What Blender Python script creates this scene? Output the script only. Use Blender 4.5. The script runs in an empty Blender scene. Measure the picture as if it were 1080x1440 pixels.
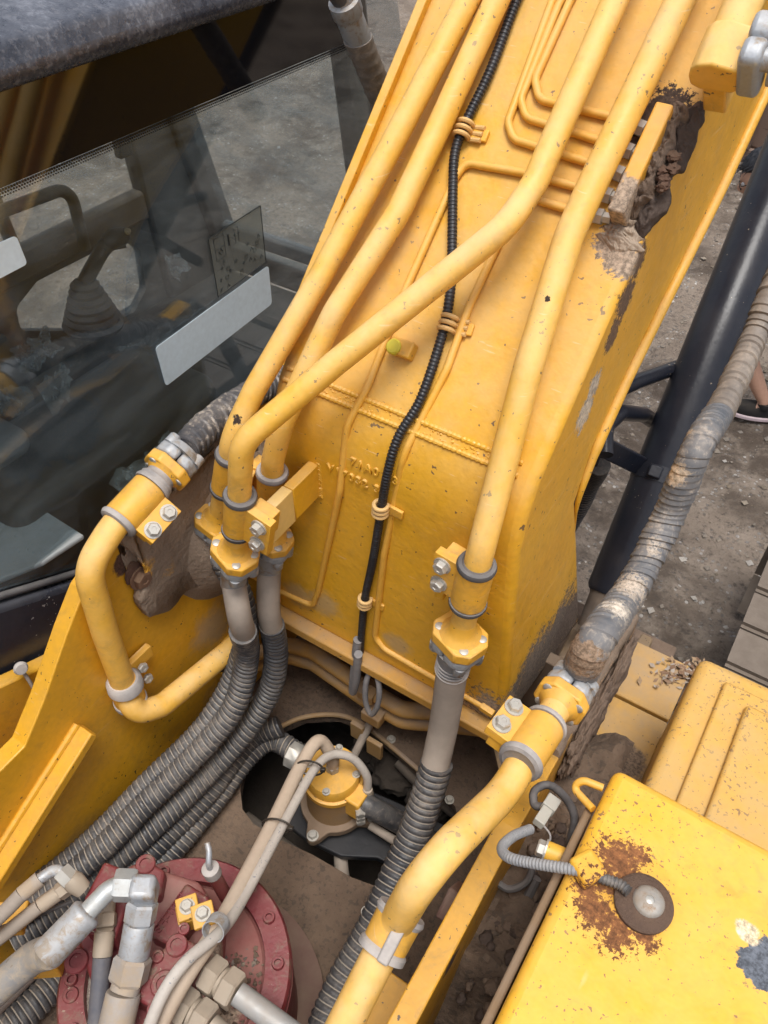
import bpy, bmesh, math, random
from mathutils import Vector, Matrix, noise

random.seed(7)
scene = bpy.context.scene
COL = scene.collection

# ---------------------------------------------------------------- camera
# X = machine right, Y = machine forward, Z = up, deck plate at z = 0
CAM = Vector((0.0, 0.0, 1.75))
FPX = 1136.0
AX = Vector((0.8405, 0.5419, 0.0137)); ADN = Vector((0.3908, -0.5879, -0.7084))
AX.normalize(); ADN = (ADN - AX * ADN.dot(AX)).normalized(); AFW = AX.cross(ADN).normalized()
cam_data = bpy.data.cameras.new("camera")
cam_data.sensor_fit = 'VERTICAL'; cam_data.sensor_height = 36.0
cam_data.lens = 36.0 * FPX / 1440.0
cam_data.clip_start = 0.02; cam_data.clip_end = 3000
cam = bpy.data.objects.new("camera", cam_data)
M = Matrix((( AX.x, -ADN.x, -AFW.x, CAM.x), (AX.y, -ADN.y, -AFW.y, CAM.y), (AX.z, -ADN.z, -AFW.z, CAM.z), (0, 0, 0, 1)))
cam.matrix_world = M
COL.objects.link(cam); scene.camera = cam

# ---------------------------------------------------------------- world, sun, exposure
SUN_EL, SUN_AZ = math.radians(76), math.radians(140)     # azimuth clockwise from +Y (forward)
world = bpy.data.worlds.new("World"); scene.world = world; world.use_nodes = True
wn = world.node_tree; wn.nodes.clear()
sky = wn.nodes.new("ShaderNodeTexSky"); sky.sky_type = 'NISHITA'; sky.sun_disc = False
sky.sun_elevation = SUN_EL; sky.sun_rotation = SUN_AZ
sky.air_density = 1.0; sky.dust_density = 4.0; sky.ozone_density = 1.0
hs = wn.nodes.new("ShaderNodeHueSaturation"); hs.inputs['Saturation'].default_value = 0.38
bgn = wn.nodes.new("ShaderNodeBackground"); bgn.inputs[1].default_value = 0.108
won = wn.nodes.new("ShaderNodeOutputWorld")
wn.links.new(sky.outputs[0], hs.inputs['Color']); wn.links.new(hs.outputs[0], bgn.inputs[0]); wn.links.new(bgn.outputs[0], won.inputs[0])
sl = bpy.data.lights.new("sun", 'SUN'); sl.energy = 1.5; sl.angle = math.radians(24); sl.color = (1.0, 0.97, 0.92)
so = bpy.data.objects.new("sun", sl); COL.objects.link(so)
sdir = Vector((math.sin(SUN_AZ) * math.cos(SUN_EL), math.cos(SUN_AZ) * math.cos(SUN_EL), math.sin(SUN_EL)))
so.rotation_euler = sdir.to_track_quat('Z', 'Y').to_euler()
so.location = sdir * 20
scene.view_settings.view_transform = 'Standard'; scene.view_settings.look = 'None'
scene.view_settings.exposure = 0.80; scene.view_settings.gamma = 1.0; scene.view_settings.use_curve_mapping = False
scene.render.engine = 'CYCLES'
scene.cycles.use_denoising = True
scene.cycles.max_bounces = 6; scene.cycles.use_adaptive_sampling = True; scene.cycles.adaptive_threshold = 0.025; scene.cycles.transparent_max_bounces = 12
scene.cycles.sample_clamp_indirect = 4.0

# ---------------------------------------------------------------- survey helpers: a sight line met with a real plane
def ray(u, v):
    return AX * (u - 540.0) + ADN * (v - 720.0) + AFW * FPX
def U(u, v, X=None, Y=None, Z=None):
    d = ray(u, v)
    if X is not None: s = (X - CAM.x) / d.x
    elif Y is not None: s = (Y - CAM.y) / d.y
    else: s = (Z - CAM.z) / d.z
    return CAM + d * s
# boom rear/top face profile in (Y, Z)
PROF = [(0.815, -0.2), (0.81, 0.38), (0.795, 0.86), (0.80, 0.925), (0.825, 0.98), (0.87, 1.03), (2.9, 3.06)]
_a = (0.3827, 0.9239); _n = (-0.9239, 0.3827)
_pr = [(y * _a[0] + z * _a[1], y * _n[0] + z * _n[1]) for y, z in PROF]
def boom_h(p):
    a = p.y * _a[0] + p.z * _a[1]; n = p.y * _n[0] + p.z * _n[1]
    for (a0, n0), (a1, n1) in zip(_pr, _pr[1:]):
        if a <= a1: break
    t = (a - a0) / (a1 - a0)
    nn = n0 + (n1 - n0) * t
    sl_ = (n1 - n0) / (a1 - a0)
    return (n - nn) / math.sqrt(1 + sl_ * sl_)
def B(u, v, h=0.0):
    d = ray(u, v); lo, hi = 0.0, 0.004
    for _ in range(50):
        m = (lo + hi) / 2
        if boom_h(CAM + d * m) > h: lo = m
        else: hi = m
    return CAM + d * lo
def boom_n(p):
    e = 1e-3
    return Vector((0, boom_h(p + Vector((0, e, 0))) - boom_h(p - Vector((0, e, 0))), boom_h(p + Vector((0, 0, e))) - boom_h(p - Vector((0, 0, e))))).normalized()

# ---------------------------------------------------------------- materials
def srgb(r, g, b):
    f = lambda c: (c / 255 / 12.92) if c / 255 < 0.04045 else ((c / 255 + 0.055) / 1.055) ** 2.4
    return (f(r), f(g), f(b))
MATS = {}
DUST = (0.50, 0.375, 0.235); MUD = (0.085, 0.055, 0.038); MUDL = (0.30, 0.225, 0.165); RUST = (0.16, 0.055, 0.022); DARK = (0.02, 0.014, 0.01)
class NB:
    def __init__(s, m): s.t = m.node_tree; s.n = s.t.nodes; s.l = s.t.links
    def new(s, k, **kw):
        nd = s.n.new(k)
        for a, b in kw.items(): setattr(nd, a, b)
        return nd
    def put(s, v, sock):
        if hasattr(v, 'is_linked') or hasattr(v, 'links'): s.l.new(v, sock)
        elif isinstance(v, (tuple, list)) and len(v) == 3 and sock.type == 'RGBA': sock.default_value = (*v, 1)
        else: sock.default_value = v
    def math(s, op, a, b=0.0, c=None, clamp=False):
        nd = s.new('ShaderNodeMath', operation=op, use_clamp=clamp); s.put(a, nd.inputs[0]); s.put(b, nd.inputs[1])
        if c is not None: s.put(c, nd.inputs[2])
        return nd.outputs[0]
    def mix(s, f, a, b):
        nd = s.new('ShaderNodeMix', data_type='RGBA'); s.put(f, nd.inputs[0]); s.put(a, nd.inputs[6]); s.put(b, nd.inputs[7]); return nd.outputs[2]
    def noise(s, co, scale, detail=4, rough=0.55, dist=0.0):
        nd = s.new('ShaderNodeTexNoise'); s.put(co, nd.inputs['Vector']); nd.inputs['Scale'].default_value = scale
        nd.inputs['Detail'].default_value = detail; nd.inputs['Roughness'].default_value = rough; nd.inputs['Distortion'].default_value = dist
        return nd.outputs['Fac']
    def ramp(s, v, lo, hi):
        nd = s.new('ShaderNodeMapRange', clamp=True); s.put(v, nd.inputs[0]); nd.inputs[1].default_value = lo; nd.inputs[2].default_value = hi
        nd.interpolation_type = 'SMOOTHSTEP'
        return nd.outputs[0]

def coat(name, col, rough=0.45, metal=0.0, dust=0.25, dustcol=DUST, dustup=0.7, chips=0.0, chipcol=DARK, chipscale=55, var=0.12, bump=0.15, bumpscale=90,
         spots=(), scratch=0.0, spec=0.5, nscale=1.0, speckle=0.0, coatw=0.0, grime=0.0, grimecol=(0.26, 0.15, 0.05), wav=0.0):
    """one surface: paint or bare colour, settled dust, chips, mud splats of their own shape"""
    if name in MATS: return MATS[name]
    m = bpy.data.materials.new(name); m.use_nodes = True; b = NB(m); b.n.clear()
    out = b.new('ShaderNodeOutputMaterial'); p = b.new('ShaderNodeBsdfPrincipled'); b.l.new(p.outputs[0], out.inputs[0])
    geo = b.new('ShaderNodeNewGeometry'); pos = geo.outputs['Position']
    n1 = b.noise(pos, 3.1 * nscale, 3, 0.6); n2 = b.noise(pos, 17 * nscale, 4, 0.65); n3 = b.noise(pos, bumpscale * nscale, 3 if bump > 0.5 else 1, 0.65)
    # slow colour drift
    dr = b.math('ADD', b.math('MULTIPLY_ADD', n1, 2 * var, 1 - var - 0.11), b.math('MULTIPLY', n3, 0.22))
    cc = b.new('ShaderNodeMix', data_type='RGBA', blend_type='MULTIPLY'); cc.inputs[0].default_value = 1; b.put(col, cc.inputs[6])
    cmb = b.new('ShaderNodeCombineColor'); b.put(dr, cmb.inputs[0]); b.put(dr, cmb.inputs[1]); b.put(dr, cmb.inputs[2]); b.l.new(cmb.outputs[0], cc.inputs[7])
    c = cc.outputs[2]; r = rough; bh = b.math('MULTIPLY_ADD', n2, wav, b.math('MULTIPLY', n3, bump))
    # chips through the paint
    if chips > 0:
        ch = b.noise(pos, chipscale * 2.1, 2, 0.55, 0.15); big = b.noise(pos, 9, 2, 0.6)
        lim = b.math('MULTIPLY_ADD', big, -0.30, 0.93 - 0.13 * chips)
        cf = b.math('MULTIPLY', b.math('SUBTRACT', ch, lim), 60, clamp=True)
        c = b.mix(cf, c, chipcol); bh = bh
    if scratch > 0:
        mp = b.new('ShaderNodeMapping'); b.l.new(pos, mp.inputs[0]); mp.inputs['Scale'].default_value = (14, 3, 160); mp.inputs['Rotation'].default_value = (0.5, 0.3, 0.7)
        sc_ = b.noise(mp.outputs[0], 2.0, 2, 0.5); sf = b.math('MULTIPLY', b.ramp(sc_, 0.70, 0.74), scratch)
        c = b.mix(sf, c, (0.75, 0.62, 0.42))
    if grime > 0:
        gn = b.noise(pos, 31 * nscale, 4, 0.72, 0.5); gf = b.math('MULTIPLY', b.ramp(b.math('MULTIPLY_ADD', n1, 0.5, gn), 0.74, 1.02), grime); c = b.mix(gf, c, grimecol); r = b.math('MULTIPLY_ADD', n2, 0.35, max(0.05, rough - 0.17))
    # settled dust, thicker on faces that look up
    if dust > 0:
        sx = b.new('ShaderNodeSeparateXYZ'); b.l.new(geo.outputs['Normal'], sx.inputs[0])
        up = b.ramp(sx.outputs[2], -0.2, 1.0)
        w = b.math('MULTIPLY_ADD', up, dustup, 1 - dustup)
        pat = b.math('MULTIPLY_ADD', n2, 0.9, b.math('MULTIPLY', n1, 0.7)); pat = b.ramp(pat, 0.35, 1.25)
        df = b.math('MULTIPLY', b.math('MULTIPLY', pat, w), 2.0 * dust, clamp=True)
        c = b.mix(df, c, dustcol); r = b.math('MULTIPLY_ADD', df, 0.9 - rough, r)
        metal_s = b.math('MULTIPLY', b.math('SUBTRACT', 1.0, df), metal) if metal > 0 else 0.0
    else: metal_s = metal
    if speckle > 0:
        vo = b.noise(pos, 210, 2, 0.6); c = b.mix(b.math('MULTIPLY', b.ramp(vo, 0.62, 0.68), speckle), c, (0.05, 0.035, 0.025))
    nf = b.noise(pos, 75, 3, 0.7) if spots else None
    wob = b.math('MULTIPLY_ADD', n2, 1.3, b.math('MULTIPLY_ADD', nf, 0.7, -1.0)) if spots else None
    nh = b.noise(pos, 170, 3, 0.7) if spots else None
    nhr = b.ramp(nh, 0.3, 0.7) if spots else None
    allsp = None
    for sp_ in spots:
        q, rad, colr, soft = sp_[:4]; fw_ = sp_[4] if len(sp_) > 4 and soft < 0.55 else 0.0
        dn = b.new('ShaderNodeVectorMath', operation='DISTANCE'); b.l.new(pos, dn.inputs[0]); dn.inputs[1].default_value = q
        dd = b.math('ADD', b.math('DIVIDE', dn.outputs['Value'], rad), wob)
        if fw_: dd = b.math('ADD', dd, b.math('MULTIPLY', b.math('SUBTRACT', nh, 0.5), fw_))
        sfac = b.math('SUBTRACT', 1.0, b.ramp(dd, 1.0 - soft, 1.0))
        c = b.mix(b.math('MULTIPLY', sfac, 0.6), c, colr) if soft >= 0.55 else b.mix(sfac, c, b.mix(nhr, tuple(x * 0.55 for x in colr), tuple(min(1, x * 1.5) for x in colr)))
        r = b.math('MAXIMUM', r, b.math('MULTIPLY', sfac, 0.92)); allsp = sfac if allsp is None else b.math('MAXIMUM', allsp, sfac)
        if metal > 0: metal_s = b.math('MULTIPLY', metal_s, b.math('SUBTRACT', 1.0, sfac))
    
    b.put(c, p.inputs['Base Color']); b.put(r, p.inputs['Roughness']); b.put(metal_s, p.inputs['Metallic']); p.inputs['Specular IOR Level'].default_value = spec
    if coatw: p.inputs['Coat Weight'].default_value = coatw; p.inputs['Coat Roughness'].default_value = 0.08
    bp = b.new('ShaderNodeBump'); bp.inputs['Strength'].default_value = 0.6; bp.inputs['Distance'].default_value = 0.004
    b.put(bh, bp.inputs['Height']); b.l.new(bp.outputs[0], p.inputs['Normal'])
    MATS[name] = m
    return m

# ---------------------------------------------------------------- mesh helpers (world coordinates)
def bm_mesh(bm, name, smooth=True, angle=40):
    bmesh.ops.recalc_face_normals(bm, faces=bm.faces)
    me = bpy.data.meshes.new(name); bm.to_mesh(me); bm.free()
    if smooth:
        me.polygons.foreach_set("use_smooth", [True] * len(me.polygons)); me.set_sharp_from_angle(angle=math.radians(angle))
    return me
def wloc(o):
    v = Vector((0, 0, 0))
    while o is not None: v = v + o.location; o = o.parent
    return v
def tag(o, label=None, cat=None, group=None, kind=None):
    if label: o["label"] = label
    if cat: o["category"] = cat
    if group: o["group"] = group
    if kind: o["kind"] = kind
    return o
def thing(name, label, cat, loc, group=None):
    o = bpy.data.objects.new(name, None); o.empty_display_size = 0.05; COL.objects.link(o); o.location = loc
    return tag(o, label, cat, group)
def part(name, bm, mats, parent=None, smooth=True, angle=40, label=None, bevel=0.0, seg=2, org=None):
    base = wloc(parent) if parent else (org or Vector((0, 0, 0)))
    if isinstance(bm, bpy.types.Mesh): me = bm
    else:
        bmesh.ops.translate(bm, verts=bm.verts, vec=-Vector(base)); me = bm_mesh(bm, name, smooth, angle)
    for m in (mats if isinstance(mats, (list, tuple)) else [mats]): me.materials.append(m)
    o = bpy.data.objects.new(name, me); COL.objects.link(o)
    if parent: o.parent = parent
    else: o.location = base
    if bevel > 0:
        md = o.modifiers.new("bevel", 'BEVEL'); md.width = bevel; md.segments = seg; md.limit_method = 'ANGLE'; md.angle_limit = math.radians(35); md.harden_normals = False
    if label: o["label"] = label
    return o
def frame(axis, hint=None):
    z = Vector(axis).normalized(); h = Vector(hint) if hint is not None else (Vector((0, 0, 1)) if abs(z.z) < 0.9 else Vector((1, 0, 0)))
    x = (h - z * h.dot(z)).normalized(); y = z.cross(x)
    return x, y, z
def inst(name, me, parent, pos, axis, hint=None, scale=1.0, roll=0.0):
    x, y, z = frame(axis, hint)
    if roll: x, y = x * math.cos(roll) + y * math.sin(roll), y * math.cos(roll) - x * math.sin(roll)
    o = bpy.data.objects.new(name, me); COL.objects.link(o); o.parent = parent
    sc = scale if isinstance(scale, (tuple, list)) else (scale,) * 3
    q = Vector(pos) - wloc(parent)
    m = Matrix(((x.x, y.x, z.x), (x.y, y.y, z.y), (x.z, y.z, z.z)))
    o.location = q; o.rotation_euler = m.to_euler(); o.scale = sc
    return o
def box(bm, c, size, ax=None, mi=0):
    c = Vector(c); X, Y, Z = ax if ax else (Vector((1, 0, 0)), Vector((0, 1, 0)), Vector((0, 0, 1)))
    hx, hy, hz = size[0] / 2, size[1] / 2, size[2] / 2
    vs = [bm.verts.new(c + X * (sx * hx) + Y * (sy * hy) + Z * (sz * hz)) for sz in (-1, 1) for sy in (-1, 1) for sx in (-1, 1)]
    for f in ((0, 2, 3, 1), (4, 5, 7, 6), (0, 1, 5, 4), (2, 6, 7, 3), (0, 4, 6, 2), (1, 3, 7, 5)):
        fc = bm.faces.new([vs[i] for i in f]); fc.material_index = mi
    return vs
def boxb(lo, hi):
    bm = bmesh.new(); lo, hi = Vector(lo), Vector(hi); box(bm, (lo + hi) / 2, hi - lo); return bm
def prism(bm, pts, vec, mi=0):
    vec = Vector(vec); a = [bm.verts.new(Vector(p)) for p in pts]; b = [bm.verts.new(Vector(p) + vec) for p in pts]; n = len(pts)
    f = [bm.faces.new(a), bm.faces.new(b[::-1])]
    for i in range(n): f.append(bm.faces.new((a[i], b[i], b[(i + 1) % n], a[(i + 1) % n])))
    for q in f: q.material_index = mi
def lathe(bm, prof, p, axis, seg=32, hint=None, mi=0, mis=None):
    """prof: (radius, height along axis)"""
    x, y, z = frame(axis, hint); p = Vector(p); rings = []; loop = prof[0] == prof[-1]
    for r, h in (prof[:-1] if loop else prof):
        if r < 1e-6: rings.append([bm.verts.new(p + z * h)])
        else: rings.append([bm.verts.new(p + z * h + x * (r * math.cos(2 * math.pi * k / seg)) + y * (r * math.sin(2 * math.pi * k / seg))) for k in range(seg)])
    for j, (A, C) in enumerate(zip(rings, rings[1:] + (rings[:1] if loop else []))):
        for k in range(seg):
            a, b_, c, d = A[k % len(A)], A[(k + 1) % seg % len(A)], C[(k + 1) % seg % len(C)], C[k % len(C)]
            q = []
            for v in (a, b_, c, d):
                if v not in q: q.append(v)
            if len(q) > 2: bm.faces.new(q).material_index = mis[j] if mis else mi
    for R in (() if loop else (rings[0], rings[-1])):
        if len(R) > 2: bm.faces.new(R).material_index = mi
def fillet(pts, r, n=8):
    pts = [Vector(p) for p in pts]; out = [pts[0]]
    rs = r if isinstance(r, (list, tuple)) else [r] * len(pts)
    for i in range(1, len(pts) - 1):
        p, a, b_ = pts[i], pts[i - 1] - pts[i], pts[i + 1] - pts[i]
        la, lb = a.length, b_.length; a.normalize(); b_.normalize()
        cosv = max(-1, min(1, a.dot(b_))); ang = math.acos(cosv)
        if math.pi - ang < 0.03: out.append(p); continue
        t = min(rs[i] / math.tan(ang / 2), la * 0.48, lb * 0.48)
        rr = t * math.tan(ang / 2); c = p + (a + b_).normalized() * (rr / math.sin(ang / 2))
        s, e = p + a * t - c, p + b_ * t - c; tot = s.angle(e, 0.0)
        for k in range(n + 1):
            w = k / n
            out.append(c + (s * math.sin((1 - w) * tot) + e * math.sin(w * tot)) / math.sin(tot) if tot > 1e-4 else p)
    out.append(pts[-1]); return out
def spline(pts, n=12):
    P = [Vector(p) for p in pts]; P = [P[0] * 2 - P[1]] + P + [P[-1] * 2 - P[-2]]; out = []
    for i in range(1, len(P) - 2):
        a, b_, c, d = P[i - 1:i + 3]
        for k in range(n):
            t = k / n
            out.append(0.5 * ((2 * b_) + (c - a) * t + (2 * a - 5 * b_ + 4 * c - d) * t * t + (3 * b_ - a - 3 * c + d) * t ** 3))
    out.append(P[-2]); return out
def resample(pts, step):
    d = [0.0]
    for a, b_ in zip(pts, pts[1:]): d.append(d[-1] + (b_ - a).length)
    n = max(2, int(round(d[-1] / step))); out = []; j = 0
    for k in range(n + 1):
        s = d[-1] * k / n
        while j < len(d) - 2 and d[j + 1] < s: j += 1
        t = (s - d[j]) / max(1e-9, d[j + 1] - d[j]); out.append(pts[j].lerp(pts[j + 1], min(1, t)))
    return out, d[-1]
def sweep(bm, pts, rad, seg=16, mids=None, cap=True, tilt=0.0, mi=0):
    """rad: number or list per point; mids: material index per segment"""
    n = len(pts); t = (pts[1] - pts[0]).normalized(); x, y, _ = frame(t); prev = None
    for i in range(n):
        tt = ((pts[i + 1] - pts[i]) if i == 0 else (pts[i] - pts[i - 1]) if i == n - 1 else (pts[i + 1] - pts[i - 1])).normalized()
        ax = t.cross(tt)
        if ax.length > 1e-7:
            q = Matrix.Rotation(t.angle(tt), 3, ax.normalized()); x = q @ x
        t = tt; x = (x - t * x.dot(t)).normalized(); y = t.cross(x)
        r = rad[i] if isinstance(rad, (list, tuple)) else rad
        ring = [bm.verts.new(pts[i] + x * (r * math.cos(2 * math.pi * k / seg)) + y * (r * math.sin(2 * math.pi * k / seg)) + t * (tilt * math.cos(2 * math.pi * k / seg))) for k in range(seg)]
        if prev:
            for k in range(seg):
                f = bm.faces.new((prev[k], prev[(k + 1) % seg], ring[(k + 1) % seg], ring[k])); f.material_index = mids[i - 1] if mids else mi
        elif cap: bm.faces.new(ring[::-1]).material_index = mi
        prev = ring
    if cap: bm.faces.new(prev).material_index = mi
def tube(pts, r, seg=20, bend=0.06, n=10):
    bm = bmesh.new(); sweep(bm, fillet(pts, bend, n), r, seg); return bm
def corrug(pts, r, pitch=0.0155, depth=0.10, seg=18, smoothpath=True, jitter=0.0):
    """convoluted sleeve: wide dark ribs, dust-filled grooves"""
    path = spline(pts) if smoothpath else pts
    rp, L = resample(path, pitch / 6); rad = []; mids = []; sd = random.random() * 50
    if r > .02: rp = [p + Vector((noise.noise(p * 7 + Vector((sd, 0, 0))), noise.noise(p * 7 + Vector((0, sd, 3))), noise.noise(p * 7 + Vector((5, 0, sd))))) * .005 for p in rp]; q_ = rp; rp = [q_[i].lerp(q_[min(len(q_) - 1, i + 1)], .5 + .5 * noise.noise(Vector((i * .021, sd, 2)))) for i in range(len(q_))]
    for i in range(len(rp)):
        k = i % 6; q = 1.0 if k in (0, 1, 2, 3) else 1 - depth
        w = noise.noise(Vector((i / 6 * .11, sd, 0))); rib = noise.noise(Vector(((i // 6) * 1.7, sd, 9)))
        rad.append(r * (q if q == 1 else q + depth * .5 * max(0, w)) * (0.975 if k in (0, 3) else 1) * (1 + 0.03 * w + 0.018 * rib)); mids.append(1 if k == 4 else 0)
    bm = bmesh.new(); sweep(bm, rp, rad, seg, mids, tilt=r * .16 if r > .02 else 0); return bm
def wrapped(pts, r, lap=0.02, step=0.06, seg=20, lump=0.05):
    """tape or spiral wrap: a saw-tooth of overlapping laps, uneven"""
    rp, L = resample(spline(pts), lap / 5); rad = []; rnd = random.Random(5); cur = 1.0
    for i in range(len(rp)):
        k = i % 5
        if k == 0: cur = 1 + rnd.uniform(-0.5, 1.0) * step * 0.6
        rad.append((r if not isinstance(r, tuple) else r[0] + (r[1] - r[0]) * i / len(rp)) * (cur + step * (1 - k / 4.0) * (0.9 if k < 4 else 0.2)) * (1 + lump * noise.noise(rp[i] * 18)))
    bm = bmesh.new(); sweep(bm, rp, rad, seg, tilt=(r if not isinstance(r, tuple) else r[1]) * 0.28); return bm
def hexbolt(name, r, h, washer, mats):
    bm = bmesh.new(); rw = r * 1.45
    if washer: lathe(bm, [(rw, 0), (rw, r * 0.25)], (0, 0, 0), (0, 0, 1), 18)
    z0 = r * 0.25 if washer else 0
    lathe(bm, [(r * 1.12, z0), (r * 1.12, z0 + h * 0.8), (r * 0.95, z0 + h), (r * 0.45, z0 + h), (r * 0.4, z0 + h * 0.9)], (0, 0, 0), (0, 0, 1), 6)
    me = bm_mesh(bm, name, False)
    me.materials.append(mats); return me
def disc_mesh(name, r, h, mats, inner=0.0):
    bm = bmesh.new()
    prof = [(r, 0), (r, h * 0.7), (r * 0.9, h)] + ([(inner, h), (inner, h * 0.2)] if inner else [(0, h)])
    lathe(bm, prof, (0, 0, 0), (0, 0, 1), 16); me = bm_mesh(bm, name); me.materials.append(mats); return me
def lump(c, size, seed=0, sub=3, rough=0.35, freq=1.6):
    bm = bmesh.new(); bmesh.ops.create_icosphere(bm, subdivisions=sub, radius=1.0)
    for v in bm.verts:
        d = v.co.normalized(); k = 1 + rough * noise.fractal(d * freq + Vector((seed * 7.3, seed * 3.1, 0)), 0.8, 2.1, 5)
        v.co = Vector((d.x * size[0] * k, d.y * size[1] * k, d.z * size[2] * k)) + Vector(c)
    return bm

YEL = (0.70, 0.355, 0.015)
m_yel = coat('yellow_paint', YEL, 0.42, dust=0.20, chips=0.55, var=0.10, grime=.35)
psp = [(tuple(p_), r_, (.05, .03, .02), .3, 2.2) for p_, r_ in ((B(334, 592, .075), .010), (B(572, 318, .06), .011), (U(160, 716, X=-.82), .012), (B(676, 765, .085), .009), (B(770, 420, .08), .005), (U(600, 1215, X=-.145), .012), (B(545, 385, .06), .009))]
m_yelp = coat('yellow_pipe_paint', (0.74, 0.395, 0.034), 0.38, spots=psp, dust=0.5, dustcol=(0.74, 0.52, 0.25), scratch=.5, grime=.38, wav=.5, chips=0.7, chipcol=(0.10, 0.055, 0.025), chipscale=48, var=0.08)
m_yelc = coat('yellow_clamp_paint', (0.71, 0.36, 0.02), 0.42, grime=.5, scratch=.3, dust=0.25, dustcol=(0.60, 0.42, 0.22), chips=0.4, var=0.08)
m_zinc = coat('zinc_fitting', (0.38, 0.41, 0.45), 0.42, metal=0.5, grime=1.2, grimecol=(.27, .205, .145), nscale=2.0, dust=0.30, dustcol=(0.42, 0.38, 0.33), bump=0.1)
m_bolt = coat('zinc_bolt', (0.48, 0.47, 0.44), 0.40, metal=0.6, dust=0.22, dustcol=(0.45, 0.38, 0.28), bump=0.1)
m_castg = coat('grey_cast_clamp', (0.25, 0.27, 0.29), 0.6, dust=0.35, dustcol=(0.42, 0.36, 0.29))
m_rub = coat('black_rubber', (0.03, 0.032, 0.038), 0.6, dust=0.35, dustcol=(0.30, 0.27, 0.25))
m_rubw = coat('dusty_rubber', (0.10, 0.10, 0.11), 0.7, dust=0.75, dustup=0.3, dustcol=(0.44, 0.40, 0.37))
m_cor = coat('black_sleeve', (0.019, 0.023, 0.031), 0.42, grime=.8, grimecol=(.20, .165, .135), dust=0.24, dustcol=(0.25, 0.225, 0.20), dustup=0.6, nscale=2.2)
m_corg = coat('dust_in_groove', (0.25, 0.228, 0.20), 0.9, dust=0.2)
m_hoseg = coat('dusty_hose_cover', (0.22, 0.185, 0.155), 0.7, dust=0.6, dustup=0.25, dustcol=(0.36, 0.30, 0.245), bumpscale=60)
m_tape = coat('taped_hose_wrap', (0.105, 0.125, 0.155), 0.42, dust=0.55, dustup=0.35, dustcol=(0.40, 0.345, 0.29), nscale=1.6)
m_tapeb = coat('brown_spiral_wrap', (0.14, 0.122, 0.108), 0.5, dust=0.4, dustup=0.3, grime=.8, grimecol=(.36, .30, .24), dustcol=(0.30, 0.25, 0.205), nscale=2.4)
m_mud = coat('mud', (0.105, 0.070, 0.050), 0.95, dust=0.35, dustcol=(0.22, 0.155, 0.11), dustup=0.3, var=0.35, bump=2.0, bumpscale=70)
m_muddk = coat('dark_wet_mud', (0.05, 0.033, 0.026), 0.9, dust=0.12, dustcol=(0.2, 0.14, 0.1), var=0.35, bump=1.5)
m_deck = coat('dirt_covered_deck', (0.085, 0.055, 0.037), 0.92, dust=0.42, dustcol=(0.185, 0.128, 0.088), var=0.45, grime=.7, grimecol=(.05, .033, .022), bumpscale=55, chips=1.65, chipcol=(0.03, 0.022, 0.018), chipscale=42, bump=2.2)
m_pit = coat('grimy_pit_shade', (0.018, 0.014, 0.011), 0.9, dust=0.2, dustcol=(0.10, 0.075, 0.055), var=0.3, bump=1.2)  # grime coloured darker for the shade down in the openings
m_blk = coat('black_paint', (0.014, 0.016, 0.021), 0.32, dust=0.08, dustcol=(0.28, 0.26, 0.25), speckle=0.0)
m_red = coat('red_motor_paint', (0.165, 0.015, 0.024), 0.42, grime=1.3, grimecol=(.16, .10, .072), wav=.8, nscale=1.6, dust=0.20, dustcol=(0.26, 0.14, 0.11), chips=0.5, chipcol=(0.34, 0.26, 0.2), var=0.2)
m_cream = coat('cream_hose_cover', (0.47, 0.375, 0.285), 0.7, dust=0.3, dustup=0.2, dustcol=(0.42, 0.34, 0.27), var=0.15)
m_white = coat('dirty_white_hose', (0.47, 0.43, 0.385), 0.65, dust=0.3, dustup=0.2, dustcol=(0.36, 0.31, 0.27), chips=0.8, chipcol=(0.2, 0.22, 0.25), chipscale=70)
m_brass = coat('dusty_steel_fitting', (0.36, 0.31, 0.25), 0.5, metal=0.4, dust=0.6, dustup=0.3, dustcol=(0.40, 0.32, 0.24))
MB = hexbolt('hex_bolt', 0.010, 0.010, True, m_bolt)
MBS = hexbolt('small_hex_bolt', 0.007, 0.006, False, m_bolt)
MD = disc_mesh('flush_screw', 0.0075, 0.002, m_bolt)
MSOCK = disc_mesh('socket_screw', 0.0105, 0.009, m_red, 0.006)

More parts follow.
